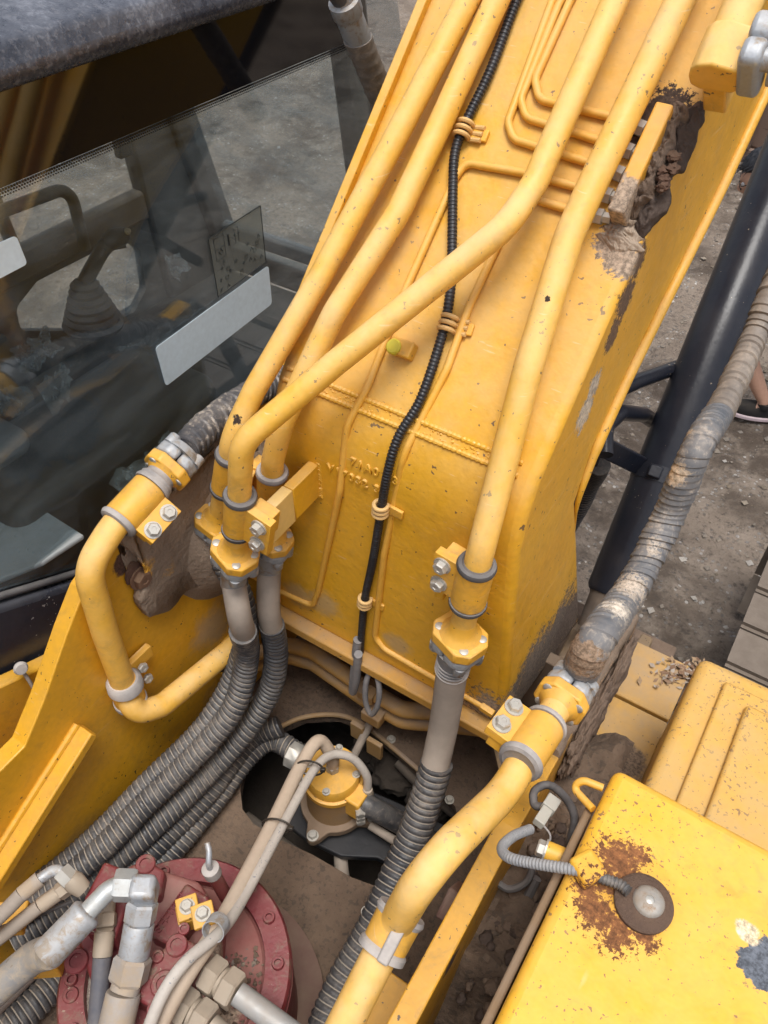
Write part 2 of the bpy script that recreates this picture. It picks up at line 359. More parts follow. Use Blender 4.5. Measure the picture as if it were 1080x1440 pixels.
# ---------------------------------------------------------------- hydraulic hardware
def clamp(root, p, a, side, R, L=0.075, tab=0.05, nb=2, rub=m_rub, bolt=None, facing=None):
    """saddle round a pipe with a bolted foot on one side and rubber sleeves peeping out at both ends"""
    s, f, z = frame(a, side); p = Vector(p); Rc = R * 1.36
    if facing is not None and f.dot(Vector(facing)) < 0: f = -f
    bm = bmesh.new(); lathe(bm, [(R * 1.02, -L / 2), (Rc - .002, -L / 2), (Rc, -L / 2 + .002), (Rc, L / 2 - .002), (Rc - .002, L / 2), (R * 1.02, L / 2)], p, z, 28)
    th = 0.016
    box(bm, p + s * (Rc * 0.75 + tab / 2) + f * (R * 0.25), (tab + Rc * 0.5, th, L * 0.98), (s, f, z))
    c = part('clamp', bm, m_yelc, root, bevel=0.0012)
    for e in (-1, 1):
        bm = bmesh.new(); lathe(bm, [(R * 1.01, 0), (Rc * 1.06, 0), (Rc * 1.09, .004), (Rc * 1.02, .009), (R * 1.12, .011), (R * 1.01, .009)], p + z * (e * L / 2), z * e, 24)
        part('rubber_sleeve', bm, rub, root)
    for k in range(nb):
        o = (k - (nb - 1) / 2) * L * 0.52
        inst('bolt', MB, c, p + s * (Rc + tab * 0.55) + f * (R * 0.25 + th / 2) + z * o, f, roll=0.4 * k)
    bm = bmesh.new(); box(bm, p + s * (Rc * 0.75 + tab / 2) + f * (R * 0.25 - th / 2 - 0.011), (tab * 0.9, 0.0215, L * 0.9), (s, f, z))
    part('clamp_base', bm, m_yelc, root, bevel=0.0015)
    return c
def flange(root, p, a, side, w=0.088, h=0.062, th=0.020, R=0.0205, neck=0.03, ferr=0.05, ferr_r=0.027, ferr_mat=None):
    """four-bolt flange: yellow pad towards -a, grey split clamp and ferrule towards +a"""
    s, f, z = frame(a, side); p = Vector(p)
    def octa(w, h, c): return [(w / 2, h / 2 - c), (w / 2 - c, h / 2), (-w / 2 + c, h / 2), (-w / 2, h / 2 - c), (-w / 2, -h / 2 + c), (-w / 2 + c, -h / 2), (w / 2 - c, -h / 2), (w / 2, -h / 2 + c)]
    bm = bmesh.new(); prism(bm, [p + s * x + f * y for x, y in octa(w, h, 0.018)], z * th)
    fl = part('flange', bm, m_yelc, root, bevel=0.003, seg=2)
    bm = bmesh.new(); lathe(bm, [(R * 1.0, -neck), (R * 1.15, -neck * .5), (R * 1.35, -neck * .25), (R * 1.75, 0.001)], p, z, 24)
    part('neck', bm, m_yelc, fl)
    for x in (-1, 1):
        for y in (-1, 1): inst('bolt', MD, fl, p + s * (x * w * 0.33) + f * (y * h * 0.27), -z)
    for x in (-1, 1):
        bm = bmesh.new(); o2 = octa(w * 0.94, h * 0.96, 0.016)
        pts = [(max(0.001, x_) if x > 0 else min(-0.001, x_), y_) for x_, y_ in o2]
        uq = []
        for q in pts:
            if q not in uq: uq.append(q)
        prism(bm, [p + z * (th + .0006) + s * a_ + f * b_ for a_, b_ in uq], z * 0.022)
        sc = part('split_clamp', bm, m_castg if ferr_mat is None else ferr_mat, fl, bevel=0.006, seg=3)
        for y in (-1, 1):
            inst('clamp_bolt', MCB, fl, p + s * (x * w * 0.33) + f * (y * h * 0.27) + z * (th + .021), z)
    bm = bmesh.new(); fr = ferr_r
    lathe(bm, [(fr * 1.25, th + .02), (fr * 1.15, th + .03), (fr, th + .036), (fr, th + ferr), (fr * 0.97, th + ferr + 0.003)], p, z, 28)
    part('ferrule', bm, m_zinc if ferr_mat is None else ferr_mat, root)
    return fl
bm = bmesh.new(); lathe(bm, [(.0105, 0), (.0105, .016), (.009, .018), (.006, .018), (.0055, .014), (0, .014)], (0, 0, 0), (0, 0, 1), 16)
MCB = bm_mesh(bm, 'clamp_bolt'); MCB.materials.append(m_zinc)

# ================================================================ GROUND
GZ = -1.1
def axis_steps(lo, hi, fine, far):
    v = []; x = lo
    while x < hi: v.append(x); x += fine
    v.append(hi); s = fine
    while v[-1] < far: s *= 1.5; v.append(v[-1] + s)
    s = fine
    while v[0] > -far: s *= 1.5; v.insert(0, v[0] - s)
    return v
xs = axis_steps(-9.5, 2.5, 0.055, 900); ys = axis_steps(1.2, 10.5, 0.055, 900)
def gheight(x, y):
    d = max(0.0, 1 - max(abs(x + 3.5) / 40, abs(y - 5) / 40)); q = Vector((x, y, 0))
    return GZ + d * (0.07 * noise.noise(q * 0.7) + 0.055 * noise.fractal(q * 3.0, 0.9, 2.1, 4) - 0.05 * max(0, noise.noise(q * 1.7 + Vector((3, 9, 1)))))
bm = bmesh.new(); grid = [[bm.verts.new((x, y, gheight(x, y))) for x in xs] for y in ys]
for j in range(len(ys) - 1):
    for i in range(len(xs) - 1): bm.faces.new((grid[j][i], grid[j][i + 1], grid[j + 1][i + 1], grid[j + 1][i]))
def ground_material():
    m = bpy.data.materials.new('trampled_dirt'); m.use_nodes = True; b = NB(m); b.n.clear()
    out = b.new('ShaderNodeOutputMaterial'); p = b.new('ShaderNodeBsdfPrincipled'); b.l.new(p.outputs[0], out.inputs[0])
    pos = b.new('ShaderNodeNewGeometry').outputs['Position']
    n0 = b.noise(pos, 0.9, 4, 0.6); n1 = b.noise(pos, 6, 8, 0.7); n2 = b.noise(pos, 30, 6, 0.78)
    c = b.mix(b.ramp(n0, 0.42, 0.60), (0.215, 0.172, 0.137), (0.090, 0.069, 0.054))
    c = b.mix(b.ramp(n1, 0.40, 0.72), c, (0.27, 0.222, 0.180)); c = b.mix(b.math('MULTIPLY', b.ramp(n2, 0.50, 0.66), 0.85), c, (0.075, 0.062, 0.053))
    vo = b.new('ShaderNodeTexVoronoi'); b.l.new(pos, vo.inputs['Vector']); vo.inputs['Scale'].default_value = 34
    peb = b.math('MULTIPLY', b.math('LESS_THAN', vo.outputs['Distance'], 0.30), b.ramp(n1, 0.46, 0.60)); sx = b.new('ShaderNodeSeparateColor'); b.l.new(vo.outputs['Color'], sx.inputs[0])
    c = b.mix(peb, c, b.mix(sx.outputs[0], (0.13, 0.115, 0.105), (0.48, 0.45, 0.42)))
    b.put(c, p.inputs['Base Color']); p.inputs['Roughness'].default_value = 0.95; p.inputs['Specular IOR Level'].default_value = 0.2
    bp = b.new('ShaderNodeBump'); bp.inputs['Strength'].default_value = 0.9; bp.inputs['Distance'].default_value = 0.03
    b.put(b.math('ADD', b.math('ADD', n1, b.math('MULTIPLY', n2, 0.6)), b.math('MULTIPLY', peb, 0.5)), bp.inputs['Height']); b.l.new(bp.outputs[0], p.inputs['Normal'])
    return m
tag(part('ground', bm, ground_material()), 'trampled grey brown dirt ground around the machine', None, None, 'structure')
# loose stones: uncountable
rnd = random.Random(11); bm = bmesh.new()
for k in range(4200):
    x, y = (rnd.uniform(-2.2, 1.2), rnd.uniform(1.6, 8.5)) if k < 3000 else (rnd.uniform(-8, -1.5), rnd.uniform(1.5, 8))
    r = rnd.choice((0.004, 0.005, 0.006, 0.008, 0.012, 0.020)) * rnd.uniform(0.7, 1.3); z = gheight(x, y) + r * 0.25
    vs = [bm.verts.new((x + r * rnd.uniform(.6, 1.2) * a, y + r * rnd.uniform(.6, 1.2) * b_, z + r * rnd.uniform(.4, .9) * c)) for a, b_, c in ((1, 0, 0), (0, 1, 0), (-1, 0, 0), (0, -1, 0), (.1, .1, 1), (0, 0, -1))]
    mi = rnd.choice((0, 0, 0, 1, 2)); 
    for i in range(4):
        bm.faces.new((vs[i], vs[(i + 1) % 4], vs[4])).material_index = mi; bm.faces.new((vs[(i + 1) % 4], vs[i], vs[5])).material_index = mi
tag(part('gravel', bm, [coat('grey_stone', (0.15, 0.138, 0.128), 0.9, dust=0.2), coat('pale_stone', (0.34, 0.33, 0.32), 0.85, dust=0.2), coat('dark_stone', (0.06, 0.055, 0.052), 0.9, dust=0.2)], smooth=False),
    'loose gravel and pebbles scattered over the dirt ground', 'gravel', None, 'stuff')

# ================================================================ DECK between the brackets
HOLE = [(338, 1112), (345, 1078), (362, 1050), (392, 1024), (430, 1008), (478, 1006), (515, 1022), (560, 1058), (606, 1098), (640, 1134), (650, 1175), (630, 1215), (590, 1242), (545, 1252), (495, 1234), (440, 1202), (392, 1180), (356, 1158), (341, 1138)]
deck = thing('excavator_deck', 'dirt caked brown deck plate with an oval opening round the swivel joint', 'machine deck', (-0.49, 0.5, 0))
bm = bmesh.new()
outer = [(-0.95, -0.75), (-0.02, -0.75), (-0.02, 1.15), (-0.95, 1.15)]
lo = [bm.verts.new((x, y, 0)) for x, y in outer]; li = [bm.verts.new(U(u, v, Z=0.0)) for u, v in HOLE]
es = [bm.edges.new((l[i], l[(i + 1) % len(l)])) for l in (lo, li) for i in range(len(l))]
bmesh.ops.triangle_fill(bm, use_beauty=True, use_dissolve=False, edges=es)
ex = bmesh.ops.extrude_face_region(bm, geom=bm.faces[:]); bmesh.ops.translate(bm, verts=[g for g in ex['geom'] if isinstance(g, bmesh.types.BMVert)], vec=(0, 0, -0.03))
part('deck_plate', bm, m_deck, deck, smooth=False)
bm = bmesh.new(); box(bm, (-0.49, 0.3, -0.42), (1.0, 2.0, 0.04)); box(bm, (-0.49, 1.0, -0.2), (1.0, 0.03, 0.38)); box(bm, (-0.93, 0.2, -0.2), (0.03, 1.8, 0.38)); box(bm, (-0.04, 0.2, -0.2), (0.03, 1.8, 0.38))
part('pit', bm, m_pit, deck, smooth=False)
bm = bmesh.new(); rim = [U(u, v, Z=0.002) for u, v in HOLE]; rim = spline(rim[2:9], 5); sweep(bm, rim, 0.006, 8); part('opening_rim', bm, coat('worn_yellow_rim', (0.30, 0.17, 0.05), 0.7, dust=0.6, dustcol=MUDL), deck)
bm = bmesh.new(); box(bm, (-0.49, 1.03, 0.17), (0.74, 0.03, 0.34)); part('front_crossmember', bm, coat('dusty_brown_plate', (0.15, 0.10, 0.065), 0.9, dust=0.5, dustcol=(0.24, 0.18, 0.13)), deck, bevel=0.004)
# black cover plate across the opening that carries the swivel joint
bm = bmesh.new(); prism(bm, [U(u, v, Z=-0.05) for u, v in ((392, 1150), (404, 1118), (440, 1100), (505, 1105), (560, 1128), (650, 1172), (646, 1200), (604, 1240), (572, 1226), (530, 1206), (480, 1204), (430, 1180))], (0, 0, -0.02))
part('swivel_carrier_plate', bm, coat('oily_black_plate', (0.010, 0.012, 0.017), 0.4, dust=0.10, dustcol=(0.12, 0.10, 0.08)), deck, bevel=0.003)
# small bracket angle with stop plates
for (u, v, w) in ((503, 1028, 0.035), (527, 1052, 0.04)):
    bm = bmesh.new(); p = U(u, v, Z=0.03); box(bm, p, (w, 0.012, 0.06)); part('stop_plate', bm, coat('worn_yellow_plate', (0.36, 0.20, 0.05), 0.7, dust=0.6, dustcol=MUDL), deck, bevel=0.002)
bm = bmesh.new(); sweep(bm, [U(498, 1062, Z=0.0), U(520, 1018, Z=0.05)], 0.010, 12); part('stop_pin', bm, m_hoseg, deck)
for (u, v) in ((412, 1320), (428, 1388), (550, 1040), (632, 1125), (515, 1282), (358, 985)):
    inst('bolt', MB, deck, U(u, v, Z=0.0), (0, 0, 1), scale=1.15 if v > 1300 else 0.75, roll=u)
# dirt crust and crumbs on the deck
rnd = random.Random(3); bm = bmesh.new()
for k in range(1500):
    x, y = rnd.uniform(-0.86, -0.15), rnd.uniform(-0.35, 0.95)
    if -0.80 < x < -0.22 and 0.33 < y < 0.86: continue
    r = rnd.uniform(0.0012, 0.0055)
    t = bmesh.ops.create_icosphere(bm, subdivisions=1, radius=r, matrix=Matrix.Translation((x, y, 0.001)))
    for v in t['verts']: v.co += Vector((rnd.uniform(-1, 1), rnd.uniform(-1, 1), rnd.uniform(-1, 1))) * r * 0.4
o = part('dirt_crumbs', bm, m_mud, deck); o["kind"] = "stuff"

# ================================================================ BOOM
BXL, BXR = -0.728, -0.262
sp = [((-.235, .83, .40), .085, MUDL, .3), ((-.235, .93, .40), .12, (.17, .125, .09), .3), ((-.24, 1.05, .38), .13, (.15, .11, .08), .3), ((-.24, 1.16, .34), .12, (.13, .09, .065), .3),
      (tuple(B(742, 800)), 0.018, (0.45, 0.38, 0.30), 0.3), (tuple(B(752, 850)), 0.014, (0.45, 0.38, 0.30), 0.3),
      (tuple(U(822, 580, X=BXR)), 0.035, (0.46, 0.39, 0.30), 0.2), (tuple(U(835, 545, X=BXR)), 0.03, (0.40, 0.34, 0.27), 0.2), (tuple(U(862, 470, X=BXR)), 0.030, (0.13, 0.075, 0.04), 0.3), (tuple(U(880, 420, X=BXR)), 0.036, (0.12, 0.07, 0.04), 0.3), (tuple(U(900, 365, X=BXR)), 0.03, (0.12, 0.07, 0.04), 0.3),
      (tuple(B(932, 168)), 0.048, (0.055, 0.035, 0.025), 0.25), (tuple(B(908, 185)), 0.032, (0.055, 0.035, 0.025), 0.25), (tuple(B(862, 345)), 0.03, MUDL, 0.2), (tuple(B(875, 365)), 0.03, MUDL, 0.2),
      (tuple(B(460, 850)), 0.05, (0.40, 0.29, 0.16), 0.6), (tuple(B(420, 835)), 0.05, (0.40, 0.29, 0.16), 0.6), (tuple(B(560, 905)), 0.04, (0.40, 0.29, 0.16), 0.6), (tuple(B(400, 520)), 0.035, (0.45, 0.30, 0.12), 0.8)]
sp = [(*s_, 1.6) for s_ in sp]
m_boom = coat('boom_paint', (0.69, 0.350, 0.013), 0.38, grime=.2, wav=.9, scratch=.35, dust=0.40, dustcol=(0.60, 0.415, 0.195), dustup=0.95, chips=0.5, chipcol=(0.09, 0.045, 0.02), chipscale=44, var=0.07, spots=sp)
boom = thing('excavator_boom', 'yellow welded steel boom rising from its foot with pipes on top', 'boom', (-0.5, 0.95, 0.6))
top = [(0.805, 0.37)] + PROF[2:]
bot = [(1.24, 0.24), (1.10, 0.62), (1.055, 0.76), (1.10, 0.86), (1.19, 0.945), (1.52, 1.16), (2.05, 1.62), (2.4, 2.0), (3.3, 2.9)]
def xr(z): return BXR + (0.035 * max(0, min(1, (0.8 - z) / 0.4)))
def xl(z): return BXL - (0.045 * max(0, min(1, (0.9 - z) / 0.5)))
bm = bmesh.new(); ringpts = top + bot[::-1]
L = [bm.verts.new((xl(z), y, z)) for y, z in ringpts]; R = [bm.verts.new((xr(z), y, z)) for y, z in ringpts]; n = len(ringpts)
for i in range(n): bm.faces.new((L[i], R[i], R[(i + 1) % n], L[(i + 1) % n]))
def cap_side(V):
    t, b_ = V[:len(top)], V[len(top):][::-1]
    i = j = 0
    while i < len(t) - 1 or j < len(b_) - 1:
        if j >= len(b_) - 1 or (i < len(t) - 1 and (i + 1) / len(t) <= (j + 1) / len(b_)): bm.faces.new((t[i], t[i + 1], b_[j])); i += 1
        else: bm.faces.new((t[i], b_[j + 1], b_[j])); j += 1
cap_side(L); cap_side(R)
part('boom_body', bm, m_boom, boom, bevel=0.016, seg=4, angle=32)
# raised edge plate on the left of the top face
bm = bmesh.new(); e = [Vector((BXL - 0.012, y, z)) for y, z in PROF[4:]]
prism(bm, [Vector((BXL - 0.014, 0.845, 0.995)), Vector((BXL - 0.014, 2.9, 3.05)), Vector((BXL - 0.014, 2.893, 3.068)), Vector((BXL - 0.014, 0.838, 1.012))], (0.016, 0, 0))
part('edge_plate', bm, m_boom, boom, bevel=0.002)
# lower right lip of the side plate
bm = bmesh.new(); lip = [Vector((BXR + 0.004, y, z)) for y, z in bot[1:]]; lip = fillet(lip, 0.12, 6); sweep(bm, lip, [0.010 * min(1, .25 + k / 14) for k in range(len(lip))], 10); part('side_plate_lip', bm, m_boom, boom)
# double weld bead where plate meets casting
for (a, b_) in (((397, 514), (700, 632)), ((392, 530), (697, 650))):
    p0, p1 = B(*a, 0.0), B(*b_, 0.0); p0 = Vector((BXL + 0.015, p0.y, p0.z)); p1 = Vector((BXR - 0.03, p0.y, p0.z)); pts = []
    rp = [p0.lerp(p1, k / 160) for k in range(161)]
    bm = bmesh.new(); sweep(bm, rp, [0.0042 * (1 + 0.18 * math.sin(k * 2.1) + 0.2 * noise.noise(Vector((k * .3, 0, 0)))) for k in range(161)], 8); part('weld_bead', bm, m_boom, boom)
bm = bmesh.new()
for k in range(150):
    x = BXL + 0.03 + (BXR - BXL - 0.06) * random.random(); q = Vector((x, 0, 0)); c0 = B(550, 590 + random.uniform(-9, 9)); r = random.uniform(0.001, 0.0028)
    bmesh.ops.create_icosphere(bm, subdivisions=1, radius=r, matrix=Matrix.Translation((x, c0.y, c0.z)))
o = part('weld_spatter', bm, m_boom, boom); o["kind"] = "stuff"
# rear lower flange strip along the foot
bm = bmesh.new(); prism(bm, [(-0.80, 0.775, 0.352), (-0.80, 0.90, 0.352), (-0.80, 0.90, 0.378), (-0.80, 0.775, 0.378)], (0.565, 0, 0))
part('foot_flange', bm, coat('grimy_yellow_flange', (0.52, 0.26, 0.03), 0.6, dust=0.5, dustcol=(0.30, 0.21, 0.13), chips=0.5), boom, bevel=0.004)
# cast lettering, raised
def letters(txt, px, size, gap=0):
    cu = bpy.data.curves.new('lettering', 'FONT'); cu.body = txt; cu.size = size; cu.extrude = 0.0022; cu.bevel_depth = 0.0007; cu.space_character = 1.32
    tmp = bpy.data.objects.new('tmp', cu); COL.objects.link(tmp); dg = bpy.context.evaluated_depsgraph_get(); me = bpy.data.meshes.new_from_object(tmp.evaluated_get(dg)); bpy.data.objects.remove(tmp)
    p = B(*px, 0.0006); nn = boom_n(p); x = Vector((1, 0, 0)); y = nn.cross(x); z0 = p - Vector(boom.location)
    me.transform(Matrix(((x.x, y.x, nn.x, z0.x), (x.y, y.y, nn.y, z0.y), (x.z, y.z, nn.z, z0.z), (0, 0, 0, 1))))
    me.materials.clear(); part('cast_lettering', me, m_boom, boom)
letters('71A0 53', (493, 652), 0.0205); letters('V17032 31', (461, 660), 0.0205)
# test port block with a yellow cap
p = B(570, 493); nn = boom_n(p); bm = bmesh.new(); tx, ty = Vector((1, 0, 0)), nn.cross(Vector((1, 0, 0)))
box(bm, p + nn * 0.010, (0.038, 0.026, 0.022), (tx, ty, nn)); pb = part('port_block', bm, m_yelc, boom, bevel=0.003)
bm = bmesh.new(); lathe(bm, [(0.011, 0), (0.012, .004), (0.012, .012), (.010, .014), (0, .014)], B(557, 490, 0.012), nn, 20); part('plastic_cap', bm, coat('lime_plastic', (0.60, 0.52, 0.03), 0.45, dust=0.1), pb)

# ================================================================ BOOM BRACKETS
PXL = -0.87
lp = [(35, 1050), (62, 985), (95, 890), (118, 832), (150, 785), (190, 738), (235, 690), (285, 640), (330, 612)]
edge = [U(u, v, X=PXL) for u, v in lp]
m_brk = coat('bracket_paint', (0.67, 0.338, 0.013), 0.42, grime=.28, scratch=.2, dust=0.16, dustcol=(0.34, 0.22, 0.11), chips=0.45, var=0.12,
             spots=[(tuple(U(215, 740, X=PXL)), 0.075, MUDL, 0.3), (tuple(U(175, 790, X=PXL)), 0.03, (0.09, 0.045, 0.03), 0.3), (tuple(U(270, 690, X=PXL)), 0.10, MUDL, 0.3), (tuple(U(300, 880, X=PXL)), 0.085, (0.33, 0.26, 0.19), 0.7), (tuple(U(230, 1090, X=PXL)), 0.09, (0.30, 0.20, 0.10), 0.9), (tuple(U(120, 1180, X=PXL)), 0.12, (0.28, 0.17, 0.07), 1.0), (tuple(U(300, 990, X=PXL)), 0.08, (0.2, 0.14, 0.09), 0.7)])
bl = thing('boom_bracket', 'yellow boom bracket plate beside the cab with muddy pivot boss', 'bracket', (PXL, 0.5, 0), 'boom foot brackets')
bm = bmesh.new(); poly = [Vector((PXL, -0.45, 0.0)), Vector((PXL, -0.45, 0.30))] + [U(0, 1085, X=PXL)] + edge + [Vector((PXL, 1.10, 0.82)), Vector((PXL, 1.15, 0.0))]
prism(bm, poly, (-0.034, 0, 0)); part('side_plate', bm, m_brk, bl, smooth=False, bevel=0.0025)
bm = bmesh.new(); a, b_ = U(112, 1018, X=PXL), U(-25, 1235, X=PXL); d = (b_ - a).normalized(); nn = Vector((1, 0, 0)).cross(d); prism(bm, [a + nn * .011, b_ + nn * .011, b_ - nn * .011, a - nn * .011], (0.04, 0, 0)); part('stiffener_bar', bm, m_brk, bl, bevel=0.003)
bm = bmesh.new(); rp = [a.lerp(b_, k / 50) + Vector((0.004, 0, 0)) - nn * 0.013 for k in range(51)]; sweep(bm, rp, [0.007 * (1 + .2 * noise.noise(Vector((k * .7, 1, 1)))) for k in range(51)], 8); part('weld_bead', bm, m_brk, bl)
# cast boss round the pivot pin
bc = U(354, 738, X=PXL + 0.04); bc.x = PXL; m_bossm = coat('muddy_casting', (0.25, 0.18, 0.128), 0.95, grime=.25, grimecol=(.11, .075, .053), dust=0.45, dustup=0.3, dustcol=(0.31, 0.24, 0.18), var=0.4, bump=3.0, bumpscale=42, spots=[(tuple(U(210, 820, X=PXL + .05)), 0.05, (0.55, 0.28, 0.03), 0.4), (tuple(U(255, 805, X=PXL + .05)), 0.035, (0.6, 0.30, 0.03), 0.4)])
bm = bmesh.new(); lathe(bm, [(0.185, 0.0), (0.165, 0.012), (0.135, 0.045), (0.120, 0.052), (0.102, 0.050), (0.098, 0.01)], bc, (1, 0, 0), 48)
for v in bm.verts: v.co += Vector((0.2, 1, 1)) * 0.006 * noise.noise(v.co * 22)
boss = part('pivot_boss', bm, m_bossm, bl)
bm = bmesh.new(); lathe(bm, [(0.070, 0.005), (0.070, 0.08), (0.062, 0.085), (0, 0.085)], bc, (1, 0, 0), 40); part('pivot_pin', bm, coat('dirty_pin', (0.13, 0.09, 0.07), 0.8, dust=0.4, dustcol=MUDL), bl)
bm = bmesh.new(); lathe(bm, [(0.0975, 0.02), (0.0975, 0.036), (0, 0.036)], bc, (1, 0, 0), 36); part('recess_shade', bm, coat('black_recess_shade', (0.010, 0.009, 0.008), 0.4, dust=0), bl)  # black disc: shade of the gap round the pin put into colour
# swept web of the casting below the boss
web = [U(u, v, X=PXL + 0.002) for u, v in ((200, 862), (186, 838), (198, 792), (158, 748), (212, 712), (262, 664), (300, 612), (345, 580), (352, 700), (335, 806), (262, 822), (232, 850))]
web = spline(web + web[:1], 5)[:-1]; bm = bmesh.new(); prism(bm, web, (0.018, 0, 0)); bmesh.ops.triangulate(bm, faces=bm.faces); bmesh.ops.subdivide_edges(bm, edges=bm.edges, cuts=2, use_grid_fill=True)
for v in bm.verts: v.co.x += 0.004 * noise.fractal(v.co * 18, 1.0, 2.1, 4)
part('casting_web', bm, m_bossm, bl, angle=180)
bm = lump(U(188, 805, X=PXL + .004), (0.005, 0.020, 0.026), 2, 4, .25); part('rust_lump', bm, coat('brown_rust', (0.075, 0.032, 0.022), 0.9, dust=0.15), bl)
inst('bolt', hexbolt('rusty_bolt', 0.016, 0.012, True, coat('rust_bolt', (0.13, 0.06, 0.035), 0.85, dust=0.3)), bl, U(196, 812, X=PXL + .008), (1, 0, 0))

PXR = -0.10
br = thing('boom_bracket', 'yellow boom bracket plate standing next to the fuel tank', 'bracket', (PXR, 0.5, 0), 'boom foot brackets')
m_brr = coat('right_bracket_paint', (0.66, 0.325, 0.013), 0.42, grime=.6, dust=0.2, dustcol=(0.40, 0.27, 0.13), chips=0.7, var=0.1,
             spots=[(tuple(Vector((PXR, 0.80, 0.5))), 0.12, (0.30, 0.20, 0.10), 0.6), (tuple(Vector((PXR, 1.05, 0.42))), 0.25, (0.20, 0.13, 0.08), 0.5), (tuple(Vector((PXR - .02, .36, .5))), 0.03, (0.07, 0.03, 0.025), 0.3)])
rp_ = [(-0.4, 0.44), (0.10, 0.50), (0.26, 0.525), (0.56, 0.55), (0.85, 0.50), (1.18, 0.40)]
bm = bmesh.new(); prism(bm, [Vector((PXR - 0.034, y, z)) for y, z in [(-0.4, 0.0)] + rp_ + [(1.18, 0.0)]], (0.034, 0, 0)); part('side_plate', bm, m_brr, br, smooth=False, bevel=0.0025)
bm = bmesh.new(); lathe(bm, [(0.13, 0.0), (0.12, 0.012), (0.10, 0.04), (0.09, 0.045), (0.08, 0.01)], (PXR - .034, 0.86, 0.40), (-1, 0, 0), 40); part('pivot_boss', bm, m_bossm, br)
# inner gusset with its concave edge
arc = [U(u, v, Z=0.14) for u, v in ((612, 948), (640, 966), (668, 998), (690, 1040), (702, 1085), (712, 1110))]
bm = bmesh.new(); ap = spline(arc, 6)
for i, q in enumerate(ap): pass
A = [bm.verts.new(q) for q in ap]; C = [bm.verts.new(q + Vector((0.03, 0.012, 0.004))) for q in ap]; D = [bm.verts.new(q + Vector((0.03, 0.03, -0.03))) for q in ap]; E = [bm.verts.new(q + Vector((0, 0.03, -0.05))) for q in ap]
for i in range(len(ap) - 1):
    for P_, Q_ in ((A, C), (C, D), (D, E), (E, A)): bm.faces.new((P_[i], P_[i + 1], Q_[i + 1], Q_[i]))
part('curved_gusset', bm, coat('dusty_yellow_gusset', (0.46, 0.26, 0.07), 0.7, dust=0.6, dustcol=(0.32, 0.24, 0.17)), br, bevel=0.002)
bm = bmesh.new(); prism(bm, [Vector((PXR - 0.085, .05, .30)), Vector((PXR - 0.085, .34, .36)), Vector((PXR - 0.085, .34, .30)), Vector((PXR - .085, .05, .2))], (0.05, 0, 0)); part('inner_rib', bm, m_brr, br, bevel=0.003)
# mud caked along the outer top edge
bm = bmesh.new(); oc = U(322, 918, X=PXL); lathe(bm, [(.062, .001), (.062, .006), (.050, .007), (.049, .002), (.062, .001)], oc, (1, 0, 0), 36); part('opening_rim', bm, m_brk, bl)
bm = bmesh.new(); lathe(bm, [(.0495, .0005), (.0495, .0022), (0, .0022)], oc, (1, 0, 0), 32); part('pipe_opening_shade', bm, m_pit, bl)  # flat dark disc, the depth of the opening painted as shade
for i, (t_, sy, sz, dz_) in enumerate(((.30, .10, .05, -.04), (.62, .12, .055, -.05), (.45, .06, .07, -.09), (.15, .05, .05, -.06))):
    part('mud_mass', lump(Vector((PXR + .010, .74 + .42 * t_, .51 - .10 * t_ + dz_)), (.016, sy, sz), 90 + i, 5, .32, 2.0), m_mud, br, angle=180)
strip = bmesh.new(); a0, a1 = Vector((PXR - 0.012, 0.72, 0.53)), Vector((PXR - 0.012, 1.17, 0.41))
sweep(strip, [a0.lerp(a1, k / 40) + Vector((-.004, 0, -.008)) for k in range(41)], [0.017 * (1 + .25 * noise.noise(Vector((k * .35, 2, 5)))) for k in range(41)], 10)
part('mud_crust', strip, coat('wood_brown_mud', (0.19, 0.135, 0.095), 0.95, dust=0.4, dustcol=MUDL, bump=1.2, nscale=2), br)
for i, (u, v, sx, sy, sz) in enumerate(((862, 1000, .014, .05, .05), (846, 1040, .016, .04, .05), (882, 960, .014, .04, .04), (880, 1015, .014, .03, .04))):
    part('mud_clod', lump(U(u, v, X=PXR + .015), (sx, sy, sz), i + 4, 5, .38, 1.8), m_mud, br, angle=180)

